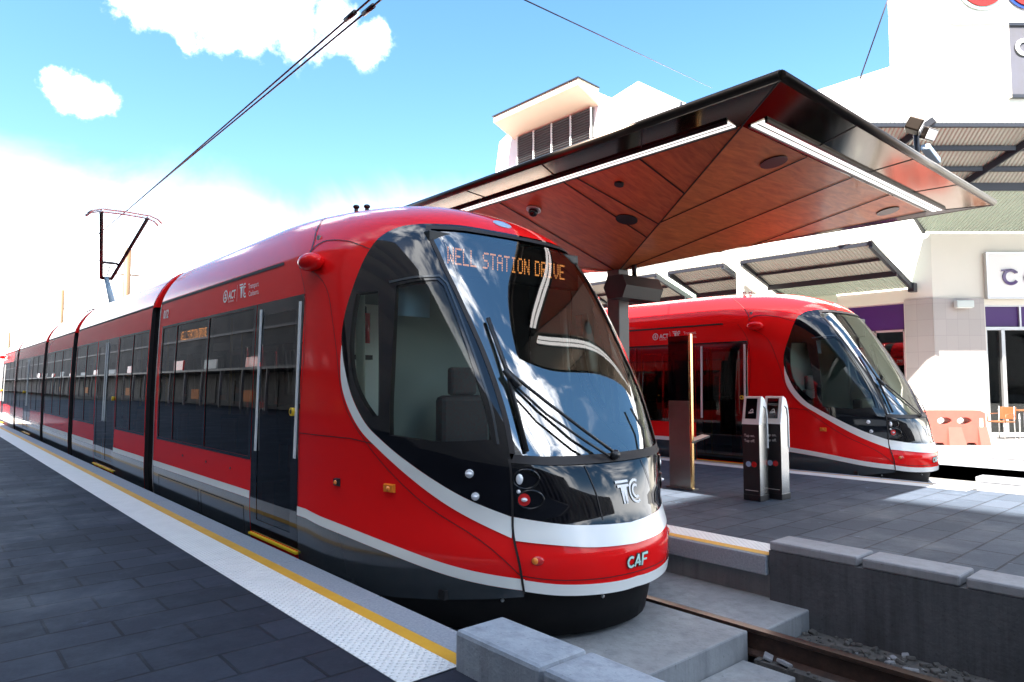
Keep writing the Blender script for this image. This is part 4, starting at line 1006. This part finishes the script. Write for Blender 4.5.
# flat roof and body behind
mb=MB();mb.hexa([(KX+.36,8,0),(KX+25,8,0),(KX+25,60,0),(KX+.36,60,0)],[(KX+.36,8,10.6),(KX+25,8,10.6),(KX+25,60,10.6),(KX+.36,60,10.6)]);bbuild(mb,'building_core',M['wallw'])
# shopfront
mb=MB();mb.hexa([P(rD0,d0+.12,2.96),P(rD1,d0+.12,2.96),P(rD1,d0+.2,2.96),P(rD0,d0+.2,2.96)],[P(rD0,d0+.12,3.54),P(rD1,d0+.12,3.54),P(rD1,d0+.2,3.54),P(rD0,d0+.2,3.54)]);bbuild(mb,'transom_panel',M['purple'])
mb=MB()
for r,w in((13.95*kf,.06),(14.46*kf,.10),(15.5*kf,.08),(16.6*kf,.08),(17.7*kf,.08)): mb.beam(P(r,d0+.10,-.02),P(r,d0+.10,2.90),w,.10,0,Rv)
for r in(15.0*kf,16.0*kf,17.0*kf): mb.beam(P(r,d0+.09,2.90),P(r,d0+.09,3.54),.06,.05,0,Rv)
mb.beam(P(rD0,d0+.10,2.90),P(rD1,d0+.10,2.90),.10,.09);mb.beam(P(rD0,d0+.10,3.54),P(rD1,d0+.10,3.54),.10,.05);bbuild(mb,'door_frame',M['silver'])
mb=MB();mb.hexa([P(rD0,d0+.14,0),P(rD1,d0+.14,0),P(rD1,d0+.15,0),P(rD0,d0+.15,0)],[P(rD0,d0+.14,2.90),P(rD1,d0+.14,2.90),P(rD1,d0+.15,2.90),P(rD0,d0+.15,2.90)]);bbuild(mb,'shop_window',M['shopg'])
mb=MB();mb.hexa([P(rD0,d0+3,0),P(rD1,d0+3,0),P(rD1,d0+3.2,0),P(rD0,d0+3.2,0)],[P(rD0,d0+3,3.6),P(rD1,d0+3,3.6),P(rD1,d0+3.2,3.6),P(rD0,d0+3.2,3.6)])
mb.hexa([P(rD0-.1,d0+.4,0),P(rD0-.0,d0+.4,0),P(rD0-.0,d0+3.2,0),P(rD0-.1,d0+3.2,0)],[P(rD0-.1,d0+.4,3.6),P(rD0-.0,d0+.4,3.6),P(rD0-.0,d0+3.2,3.6),P(rD0-.1,d0+3.2,3.6)])
mb.hexa([P(rD0,d0+.3,3.4),P(rD1,d0+.3,3.4),P(rD1,d0+3.2,3.4),P(rD0,d0+3.2,3.4)],[P(rD0,d0+.3,3.5),P(rD1,d0+.3,3.5),P(rD1,d0+3.2,3.5),P(rD0,d0+3.2,3.5)]);bbuild(mb,'shop_interior',M['dark'])
mb=MB();mb.box(KX+.36,KX+2.5,6.9,17.2,.0,3.7);bbuild(mb,'window_backing',M['dark'])
mb=MB();mb.hexa([P(13.3,d0+2.0,1.6),P(13.45,d0+2.0,1.6),P(13.45,d0+2.05,1.6),P(13.3,d0+2.05,1.6)],[P(13.3,d0+2.0,2.4),P(13.45,d0+2.0,2.4),P(13.45,d0+2.05,2.4),P(13.3,d0+2.05,2.4)]);mb.hexa([P(13.35,d0+1.2,0),P(13.65,d0+1.2,0),P(13.65,d0+1.6,0),P(13.35,d0+1.6,0)],[P(13.35,d0+1.2,1.5),P(13.65,d0+1.2,1.5),P(13.65,d0+1.6,1.5),P(13.35,d0+1.6,1.5)],1);bbuild(mb,'display_stand',[M['redlens'],M['matblack']])
# plant room on the roof
pl=empty('rooftop_plant_room',(21.3,20,10.6),'white rooftop plant room with dark louvres under a projecting hood','plant room')
def pb(mb,name,m): mb.v=[(x-21.3,y-20,z-10.6) for x,y,z in mb.v];return mb.build(name,m,pl)
def prism_x(mb,poly,x0,x1,mi=0): mb.hexa([(x0,y,z) for y,z in poly],[(x1,y,z) for y,z in poly],mi)
mb=MB();prism_x(mb,[(15.1,10.6),(26.2,10.6),(25.6,13.4),(24.3,13.9),(19.2,13.9),(18.9,13.2),(16.9,13.55),(15.1,12.0)],21.5,27);pb(mb,'plant_wall',M['wallw'])
mb=MB();prism_x(mb,[(19.3,11.2),(24.1,11.2),(24.1,13.2),(19.3,13.2)],21.40,21.47,0);bk=pb(mb,'louvre_panel',M['dark'])
mb=MB()
z=11.25
while z<13.15: mb.beam((21.36,19.32,z),(21.36,24.08,z),.07,.012,0,(.5,0,.8));z+=.115
pb(mb,'louvre_blades',M['louvre'])
mb=MB()
for y in(19.3,20.5,21.7,22.9,24.05): mb.box(21.30,21.38,y,y+.05,11.2,13.2)
pb(mb,'louvre_mullion',M['wallw'])
mb=MB();mb.hexa([(20.2,19.0,13.75),(21.5,19.0,13.22),(21.5,24.5,13.22),(20.2,24.5,13.75)],[(20.2,19.0,14.02),(21.5,19.0,13.95),(21.5,24.5,13.95),(20.2,24.5,14.02)]);pb(mb,'hood',M['hood'])
mb=MB();mb.hexa([(20.15,18.95,14.022),(21.5,18.95,13.955),(21.5,24.55,13.955),(20.15,24.55,14.022)],[(20.15,18.95,14.07),(21.5,18.95,14.0),(21.5,24.55,14.0),(20.15,24.55,14.07)]);pb(mb,'hood_capping',M['awnst'])
mb=MB();mb.tube([(21.4,14.8,10.72),(21.4,14.8,12.0)],.05,8);pb(mb,'flue',M['awnst'])

# awnings ------------------------------------------------------------
def awning_y(y0,y1,label,nbeams):
    a=empty('shop_awning',(KX,y0,4.1),label,'awning','street awnings on the shopping building')
    def ab(mb,name,m): mb.v=[(x-KX,y-y0,z-4.1) for x,y,z in mb.v];return mb.build(name,m,a)
    o=Vector((18.35,0,4.98));i=Vector((19.95,0,4.38));w=Vector((KX-.05,0,4.10))
    pt=lambda p,y,dz=0:(p.x,y,p.z+dz)
    mb=MB();mb.hexa([pt(o,y0,.03),pt(i,y0,.03),pt(i,y1,.03),pt(o,y1,.03)],[pt(o,y0,.06),pt(i,y0,.06),pt(i,y1,.06),pt(o,y1,.06)]);ab(mb,'roof_sheet',M['awnsheet1'])
    mb=MB();mb.hexa([pt(i,y0,-.0),pt(w,y0),pt(w,y1),pt(i,y1,-.0)],[pt(i,y0,.03),pt(w,y0,.03),pt(w,y1,.03),pt(i,y1,.03)]);ab(mb,'soffit_sheet',M['corr1'])
    mid=(o+i)/2
    for p,s in((o,.08),(mid,.07),(i,.16)):
        mb=MB();mb.beam(pt(p,y0,-.03),pt(p,y1,-.03),.07,s);ab(mb,'purlin',M['awnst'])
    for k in range(nbeams):
        y=y0+.04+(y1-y0-.08)*k/(nbeams-1);mb=MB();mb.beam(pt(o,y,-.06),pt(w,y,-.06),.09,.16);mb.box(KX-.3,KX-.04,y-.08,y+.08,3.95,4.2);ab(mb,'rafter',M['awnst'])
    return a
awning_y(6.98,10.7,'corrugated street awning nearest the cream corner, over the second tram nose',2)
awning_y(11.25,13.3,'short middle street awning left of the white fin wall',2)
awning_y(13.75,24,'long far street awning running behind the canopy column',4)
fin=tag(MB().box(18.7,KX-.06,10.86,11.06,-.06,5.6,0,.01).build('fin_wall',M['wallc']),'cream fin wall projecting between two street awnings','wall')
a=empty('corner_awning',(KX,KY,5.8),'big corner awning with dark struts and green ribbed soffit above the shopfront','awning')
def ab(mb,name,m): mb.v=[(x-KX,y-KY,z-5.8) for x,y,z in mb.v];return mb.build(name,m,a)
o=(16.5*kf,7.44);i=(18.0*kf,6.40);wl_=(d0-.05,1.35+4.5*kf);ra,rb=8.55*kf,21.
def q4(p,q,ra2,dz): return [P(ra,p[0],p[1]+dz),P(rb,p[0],p[1]+dz),P(rb,q[0],q[1]+dz),P(ra2,q[0],q[1]+dz)]
rl=lambda d:ra+(d-o[0])*(r0-.4-ra)/(d0-o[0])
mb=MB();mb.hexa(q4(o,i,rl(i[0]),.02),q4(o,i,rl(i[0]),.05));ab(mb,'roof_sheet',M['awnsheet2'])
mb=MB();q=[P(rl(i[0]),i[0],i[1]),P(rb,i[0],i[1]),P(rb,wl_[0],wl_[1]),P(r0-.2,wl_[0],wl_[1])];mb.hexa(q,[p+Vector((0,0,.04)) for p in q]);ab(mb,'soffit_sheet',M['corr2'])
for t,s in((0,.09),(.36,.11),(.7,.11),(1,.22)):
    d=o[0]+(i[0]-o[0])*t;z=o[1]+(i[1]-o[1])*t;mb=MB();mb.beam(P(rl(d),d,z-.04),P(rb,d,z-.04),.08,s);ab(mb,'purlin',M['awnst'])
for r in(10.40,13.55,16.85,20.1):
    mb=MB();mb.beam(P((r-.05)*kf,16.35*kf,1.35+6.47*kf),P((r-1.75)*kf,18.05*kf,1.35+5.15*kf),.08,.15);ab(mb,'strut',M['awnst'])
mb=MB();mb.beam(P(rl(o[0]),o[0],o[1]-.04),P(r0-.2,d0-.05,wl_[1]),.08,.14);ab(mb,'edge_beam',M['awnst'])

def P2(d): return P(0,d,1.35*(1-kf))
# signs ---------------------------------------------------------------
sg=empty('cafe_sign',(P(14.9,19.7,4.5)),'white boxed shop sign with purple C e lettering over the glass door','sign')
def sgb(mb,name,m,p=sg):
    o=Vector(P(14.9,19.7,4.5));mb.v=[tuple(Vector(v)-o) for v in mb.v];return mb.build(name,m,p)
dS=d0-.12
mb=MB();slab2d(mb,[(13.97,3.88),(17.0,3.88),(17.0,5.17),(13.97,5.17)],[],(P2(dS),Rh*kf,Vector((0,0,kf))),.10);bx=sgb(mb,'sign_box',M['wallw'])
mb=MB()
for q in([(13.92,3.84),(13.97,3.84),(13.97,5.21),(13.92,5.21)],[(13.97,5.17),(17,5.17),(17,5.21),(13.97,5.21)],[(13.97,3.84),(17,3.84),(17,3.88),(13.97,3.88)]): slab2d(mb,q,[],(P2(dS-.02),Rh*kf,Vector((0,0,kf))),.12)
sgb(mb,'sign_frame',M['silver'])
mb=MB()
CE=join2d([stroke(arc(.0,.0,.20,40,325,18),.085),stroke([(-.27,.19),(-.02,.215),(.20,.13)],.05),stroke([(.42,.0),(.72,.02)],.05),stroke(arc(.57,-.03,.155,10,320,16),.07)])
flat_text(mb,CE,(P(14.62*kf,dS-.03,1.35+3.13*kf),Rh*kf,Vector((0,0,kf))),0,.025);sgb(mb,'letter',M['purple'])
pn=empty('tenant_sign',P(16,d0,10.7),'grey framed sign panel with white letter G under the big red lettering','sign')
def pnb(mb,name,m):
    o=Vector(P(16,d0,10.7));mb.v=[tuple(Vector(v)-o) for v in mb.v];return mb.build(name,m,pn)
mb=MB();slab2d(mb,[(14.94,10.0),(18,10.0),(18,12.1),(14.94,12.1)],[],(P2(d0-.06),Rh*kf,Vector((0,0,kf))),.05);pnb(mb,'panel',M['signg'])
mb=MB();slab2d(mb,[(14.875,9.89),(14.935,9.89),(14.935,12.2),(14.875,12.2)],[],(P2(d0-.10),Rh*kf,Vector((0,0,kf))),.09);pnb(mb,'frame',M['hood'])
mb=MB()
for z in(9.89,12.11):
    mb=MB();slab2d(mb,[(14.94,z),(18,z),(18,z+.1),(14.94,z+.1)],[],(P2(d0-.10),Rh*kf,Vector((0,0,kf))),.09);pnb(mb,'frame',M['awnst'])
G=join2d([stroke(arc(0,0,.20,35,330,18),.10),stroke([(.20,-.10),(.20,.02),(.04,.02)],.09)])
mb=MB();flat_text(mb,G,(P(14.60,d0-.10,10.93),Rh,Vector((0,0,1))),0,.04);flat_text(mb,G,(P(14.57,d0-.075,10.90),Rh,Vector((0,0,1))),1,.03);pnb(mb,'letter',[M['whiteletter'],M['matblack']])
hs=empty('wall_lettering',P(14.5,d0,13.2),'huge rounded red and blue letters high on the white wall','sign')
def hsb(mb,name,m):
    o=Vector(P(14.5,d0,13.2));mb.v=[tuple(Vector(v)-o) for v in mb.v];return mb.build(name,m,hs)
for cx_,m2 in((14.23,M['cyanletter']),(15.67,M['logoblue'])):
    cz=13.42
    mb=MB();slab2d(mb,oval(cx_,cz-.03,.76,.74,40),[],(P2(d0-.04),Rh*kf,Vector((0,0,kf))),.03);hsb(mb,'letter_backing',m2)
    mb=MB();slab2d(mb,oval(cx_,cz,.68,.68,40),[oval(cx_,cz,.36,.42,30)] if cx_<15 else [oval(cx_,cz+.1,.3,.3,30)],(P2(d0-.07),Rh*kf,Vector((0,0,kf))),.03);hsb(mb,'letter',M['logored'])
    if cx_<15:
        mb=MB();slab2d(mb,oval(cx_,cz,.355,.415,30),[],(P2(d0-.06),Rh*kf,Vector((0,0,kf))),.015);hsb(mb,'letter_centre',M['wallw'])
wlgt=empty('wall_light',P(13.2*kf,d0-.14,1.35+2.33*kf),'small pale box light on the grey tiled corner pier','light')
mb=MB();Mx=Matrix.Rotation(-R(41.1),4,'Z');mb.box(-.24,.24,-.09,.07,-.10,.10,0,.02,Mx);mb.build('housing',M['lining'],wlgt)
mb=MB();mb.box(-.2,.2,-.06,.04,-.115,-.101,0,0,Mx);mb.build('diffuser',M['white'],wlgt)

# barrier, cafe furniture ----------------------------------------------
br=empty('water_barrier',P(10.22,16.0,-.06),'faded orange plastic road barrier with two oval holes in front of the pier','barrier')
Mx=Matrix.Rotation(-R(41.1),4,'Z')
mb=MB();q=[(-.74,.0),(-.50,.0),(-.46,.06),(-.28,.06),(-.24,.0),(.24,.0),(.28,.06),(.46,.06),(.50,0),(.74,0),(.72,.74),(.60,.80),(-.60,.80),(-.72,.74)]
slab2d(mb,q,[oval(-.23,.56,.17,.085),oval(.23,.56,.17,.085)],(Mx@Vector((0,-.14,0)),Mx@Vector((1,0,0)),Vector((0,0,1))),.28);mb.build('barrier_body',M['barrier'],br)
mb=MB();mb.hexa([Mx@Vector(p) for p in((-.76,-.25,0),(-.52,-.25,0),(-.52,.25,0),(-.76,.25,0))],[Mx@Vector(p) for p in((-.745,-.145,.42),(-.54,-.145,.42),(-.54,.145,.42),(-.745,.145,.42))]);mb.hexa([Mx@Vector(p) for p in((.52,-.25,0),(.76,-.25,0),(.76,.25,0),(.52,.25,0))],[Mx@Vector(p) for p in((.54,-.145,.42),(.745,-.145,.42),(.745,.145,.42),(.54,.145,.42))])
mb.hexa([Mx@Vector(p) for p in((-.2,-.25,0),(.2,-.25,0),(.2,.25,0),(-.2,.25,0))],[Mx@Vector(p) for p in((-.15,-.145,.42),(.15,-.145,.42),(.15,.145,.42),(-.15,.145,.42))]);mb.build('barrier_foot',M['barrier'],br)
mb=MB();mb.add([Mx@Vector((a,-.143,b)) for a,b in((.58,.42),(.66,.42),(.66,.62),(.58,.62))],[(0,1,2,3)]);mb.build('sticker',M['hood'],br)
def chair(loc,rz,label):
    c=empty('cafe_chair',loc,label,'chair','cafe chairs outside the shopfront');c.rotation_euler=(0,0,rz)
    mb=MB();mb.box(-.21,.21,-.21,.21,.43,.465,0,.012);mb.build('seat',M['chair'],c)
    mb=MB();mb.box(-.20,.20,.19,.215,.52,.84,0,.01,Matrix.Rotation(-.08,4,'X'));mb.build('backrest',M['chair'],c)
    for sx in(-1,1):
        for sy in(-1,1):
            mb=MB();mb.tube([(sx*.2,sy*.2,0),(sx*.19,sy*.19,.44)]+([(sx*.19,.21,.84)] if sy>0 else []),.012,8);mb.build('leg',M['silver'],c)
        mb=MB();mb.tube([(sx*.22,-.2,.44),(sx*.23,-.18,.64),(sx*.22,.2,.65)],.013,8);mb.build('armrest',M['chair'],c)
    return c
pc=P(12.55,17.6,-.06);chair(pc,-R(41)-1.2,'tan cafe chair with metal legs left of the small table')
pt_=P(13.15,17.7,-.06);ta=empty('cafe_table',pt_,'small tan cafe table on thin metal legs by the glass door','table')
mb=MB();mb.box(-.3,.3,-.3,.3,.72,.75,0,.01,Mx);mb.build('tabletop',M['chair'],ta)
for sx in(-1,1):
    for sy in(-1,1):
        mb=MB();mb.tube([Mx@Vector((sx*.26,sy*.26,0)),Mx@Vector((sx*.24,sy*.24,.72))],.014,8);mb.build('leg',M['silver'],ta)
chair(P(13.75,17.5,-.06),-R(41)+1.4,'tan cafe chair right of the small table at the picture edge')

# ------------------------------------------------------------------ overhead line
def wire(name,pts,r,label,cat='wire',m='wire'): return tag(MB().tube(pts,r,6).build(name,M[m]),label,cat,'overhead wires')
wire('contact_wire',[(3.62,-12,5.62),(3.62,6.4,5.60),(3.70,17.2,5.56),(3.71,18.7,5.56),(3.71,80,5.56)],.013,'lower overhead wire above the near tram touched by its pantograph')
wire('messenger_wire',[(3.80,-12,5.74),(3.80,6.4,5.70),(3.72,13.5,5.60),(3.71,17.0,5.58)],.013,'second overhead wire running close beside the contact wire over the near tram')
for x,y,z,l in((3.62,7.0,5.60,'left'),(3.80,6.9,5.70,'right')):
    tag(MB().tube([(x,y-.12,z),(x,y+.12,z)],.03,8).build('line_insulator',M['matblack']),f'small dark insulator on the {l} overhead wire at the top of the picture','insulator','wire insulators')
wire('span_wire',[(-8,37,7.4),(7.5,36.9,7.15)],.014,'thin cross wire reaching left from the nearest tan pole')
wire('span_wire',[(-10,57,7.6),(7.5,56.6,6.4)],.016,'thin cross wire low at the left edge of the sky')
wire('span_wire',[(3.7,4.88,5.16),(21.3,13.402,12.045)],.008,'thin pinkish wire crossing the sky above the canopy','wire')
wire('span_wire',[(21.32,8.3,10.65),(21.0,7.0,13.4)],.02,'short thin wire beside the tall white corner wall')
for i,(x,y,h,l) in enumerate(((7.5,36.9,7.92,'nearest and tallest tan overhead line pole, just right of the pantograph'),(7.5,56.6,7.93,'middle tan overhead line pole, left of the pantograph'),(7.5,92.1,7.0,'farthest tan overhead line pole at the left edge of the picture'))):
    p=empty('overhead_pole',(x,y,-.1),l,'pole','tan overhead line poles')
    mb=MB();mb.tube([(0,0,0),(0,0,h+.1)],.17,12,rs=[.20,.16]);mb.build('mast',M['tanpole'],p)
    mb=MB();mb.tube([(-.55,0,h-1.2),(.55,0,h-1.2)],.04,8);mb.tube([(-.5,0,h-3.6),(.5,0,h-3.6)],.03,8);mb.build('crossarm',M['tanpole'],p)

# ------------------------------------------------------------------ street on the left: shops reflected in the tram, tower added for shade
sr=empty('shop_row',(-13,150,0),'long grey row of shops out of view on the left, wall raised to darken tram reflections','building')
mb=MB();mb.box(-9,0,-128,150,-.0,19);mb.build('wall',M['shop'],sr)  # taller than the shops, raised to keep sky out of tram reflections
mb=MB();mb.box(-.3,.12,-128,150,6.2,6.4);mb.build('parapet',M['signg'],sr)
mb=MB();mb.box(.0,2.6,-128,150,2.95,3.12);mb.build('awning',M['awnst'],sr)
k=0
for y in range(-127,-10,4):
    rq=random.random
    mb=MB();mb.box(.005,.06,y+.2+.6*rq(),y+2.6+rq(),.2,2.2+.6*rq());mb.build('shop_window',M['dark'],sr)
    mb=MB();mb.box(2.4,2.55,y,y+.15,0,2.95);mb.build('post',M['signg'],sr)
    if k%3==0: mb=MB();mb.box(.07,.1,y+.6,y+2.6,.5,1.5);mb.build('poster',M['orangep'],sr)
    if k%2==0: mb=MB();mb.box(2.45,2.56,y+.3+rq(),y+2.2+1.5*rq(),3.15,3.5+.5*rq());mb.build('fascia_sign',M['wallw'] if k%4 else M['redlens'],sr)
    k+=1
tw=empty('shade_tower',(-13,-10,0),'unseen tall brown block on the left, added to shade the stop','building')
mb=MB();mb.box(-16,0,-38,31,0,27.0);mb.build('wall',M['tower'],tw)  # added sun blocker, sized so its shadow covers platform, track and near tram
for a_,b_ in((-38,7.55),(8.85,31)):
    mb=MB();mb.box(-16,0,a_,b_,27.0,30.3);mb.build('sun_gap_top',M['tower'],tw)  # gap in the roofline shaped to let a sun patch onto the island
for z in range(1,24,4):
    mb=MB();mb.box(.005,.05,-37,30.4,z,z+2.0);mb.build('window_band',M['signt'],tw)
bk=empty('office_block',(10,-34,0),'brown office block behind the photographer, out of view','building')
mb=MB();mb.box(-22,26,-12,0,0,9);mb.build('wall',M['tower'],bk)
for x in range(-21,26,3):
    mb=MB();mb.box(x,x+1.6,.005,.06,.6,8.2);mb.build('window',M['black'],bk)
# a shrub far down the street
sh=empty('street_tree',(3.0,78,-.1),'small olive street tree far off at the left edge','tree')
mb=MB();mb.tube([(0,0,0),(.1,0,1.2),(0,.1,2.6)],.1,8,rs=[.12,.09,.04]);mb.build('trunk',M['bark'],sh)
mb=MB()
for i in range(700):
    th=random.random()*2*PI;u=random.uniform(-1,1);r=random.random()**.4;c=Vector((1.5*r*math.cos(th)*math.sqrt(1-u*u),1.5*r*math.sin(th)*math.sqrt(1-u*u),2.4+1.3*r*u))
    a=Vector((random.gauss(0,1),random.gauss(0,1),random.gauss(0,1))).normalized()*.16;b=a.cross(Vector((random.gauss(0,1),random.gauss(0,1),random.gauss(0,1)))).normalized()*.09
    mb.add([c-a,c+b,c+a,c-b],[(0,1,2,3)])
mb.build('crown',M['leaf'],sh)

# ------------------------------------------------------------------ sky, sun, camera
SEL,SDX,SDY=R(53),-.949,-.316
sunrot=math.atan2(SDX,SDY)
wd=bpy.data.worlds.new('World');scn.world=wd;wd.use_nodes=True;nt=wd.node_tree;n=nt.nodes;l=nt.links;n.clear()
out=n.new('ShaderNodeOutputWorld');bg=n.new('ShaderNodeBackground');bg.inputs['Strength'].default_value=.055;l.new(bg.outputs[0],out.inputs[0])
sk=n.new('ShaderNodeTexSky');sk.sky_type='NISHITA';sk.sun_disc=False;sk.sun_elevation=SEL;sk.sun_rotation=sunrot;sk.air_density=1.0;sk.dust_density=.4;sk.ozone_density=2.0
hsv=n.new('ShaderNodeHueSaturation');hsv.inputs['Hue'].default_value=.492;hsv.inputs['Saturation'].default_value=1.18;hsv.inputs['Value'].default_value=.62;l.new(sk.outputs[0],hsv.inputs['Color'])
geo=n.new('ShaderNodeTexCoord')
def mth(op,a,b=None,clamp=False):
    m=n.new('ShaderNodeMath');m.operation=op;m.use_clamp=clamp
    for i,x in enumerate((a,b)):
        if x is None: continue
        if isinstance(x,(int,float)): m.inputs[i].default_value=x
        else: l.new(x,m.inputs[i])
    return m.outputs[0]
sep=n.new('ShaderNodeSeparateXYZ');l.new(geo.outputs['Generated'],sep.inputs[0])
def rng(x,a,b,c=0,d=1):
    m=n.new('ShaderNodeMapRange');m.interpolation_type='SMOOTHSTEP';l.new(x,m.inputs[0])
    for i,v in zip((1,2,3,4),(a,b,c,d)): m.inputs[i].default_value=v
    return m.outputs[0]
nz=n.new('ShaderNodeTexNoise');nz.inputs['Scale'].default_value=16;nz.inputs['Detail'].default_value=9;nz.inputs['Roughness'].default_value=.62;l.new(geo.outputs['Generated'],nz.inputs[0])
nz2=n.new('ShaderNodeTexNoise');nz2.inputs['Scale'].default_value=3.2;nz2.inputs['Detail'].default_value=10;nz2.inputs['Roughness'].default_value=.6;nz2.inputs['Distortion'].default_value=.4;l.new(geo.outputs['Generated'],nz2.inputs[0])
def blob(d,rad):
    v=Vector(d).normalized();dp=n.new('ShaderNodeVectorMath');dp.operation='DISTANCE';dp.inputs[1].default_value=v;l.new(geo.outputs['Generated'],dp.inputs[0])
    return rng(dp.outputs['Value'],rad,0,0,1)
bl=None
for d,r in(((.133,.929,.345),.048),((.115,.932,.343),.040),((.152,.927,.344),.040),((.18,.87,.462),.085),((.23,.86,.462),.095),((.285,.842,.462),.090),((.34,.818,.462),.085),((.39,.793,.458),.075),((.425,.778,.448),.05)):
    b=blob(d,r);bl=b if bl is None else mth('MAXIMUM',bl,b)
c1=mth('MULTIPLY',rng(mth('ADD',mth('MULTIPLY',bl,.66),mth('MULTIPLY',mth('SUBTRACT',nz.outputs['Fac'],.5),1.9)),.20,.78),rng(bl,.02,.25))
# bank of white haze cloud near the horizon
hz=rng(mth('ADD',sep.outputs[2],mth('MULTIPLY',mth('SUBTRACT',nz2.outputs['Fac'],.5),.22)),.295,.10)
# scattered cloud behind and overhead, thickened for fill light, kept out of framed sky
fw=n.new('ShaderNodeVectorMath');fw.operation='DOT_PRODUCT';fw.inputs[1].default_value=(.657,.754,0);l.new(geo.outputs['Generated'],fw.inputs[0])
c3=mth('MULTIPLY',rng(nz2.outputs['Fac'],.47,.62),rng(fw.outputs['Value'],.35,.05))
cl=mth('MAXIMUM',mth('MAXIMUM',c1,hz),mth('MULTIPLY',c3,.9),True)
mx=n.new('ShaderNodeMix');mx.data_type='RGBA';l.new(cl,mx.inputs[0]);l.new(hsv.outputs[0],mx.inputs[6]);cc=n.new('ShaderNodeMix');cc.data_type='RGBA';l.new(rng(nz2.outputs['Fac'],.40,.60),cc.inputs[0]);cc.inputs[6].default_value=(6.6,6.9,7.4,1);cc.inputs[7].default_value=(10.5,10.6,10.7,1);l.new(cc.outputs[2],mx.inputs[7]);l.new(mx.outputs[2],bg.inputs['Color'])
sd=bpy.data.lights.new('sun','SUN');sd.energy=2.7;sd.angle=R(.53);sd.color=(1,.96,.90);so=bpy.data.objects.new('sun',sd);COL.objects.link(so)
dirv=Vector((SDX,SDY,0)).normalized()*math.cos(SEL)+Vector((0,0,math.sin(SEL)));so.rotation_euler=dirv.to_track_quat('Z','Y').to_euler();so.location=(-20,-5,30)
cd=bpy.data.cameras.new('camera');cam=bpy.data.objects.new('camera',cd);COL.objects.link(cam);cam.location=(0,0,1.35);cam.rotation_euler=(R(93.6024),0,-R(41.1))
cd.sensor_width=36;cd.lens=36*683/1024;cd.clip_start=.05;cd.clip_end=3000;scn.camera=cam
scn.view_settings.view_transform='Standard';scn.view_settings.look='None';scn.view_settings.exposure=3.52;scn.view_settings.gamma=1
scn.cycles.max_bounces=8;scn.cycles.transparent_max_bounces=16
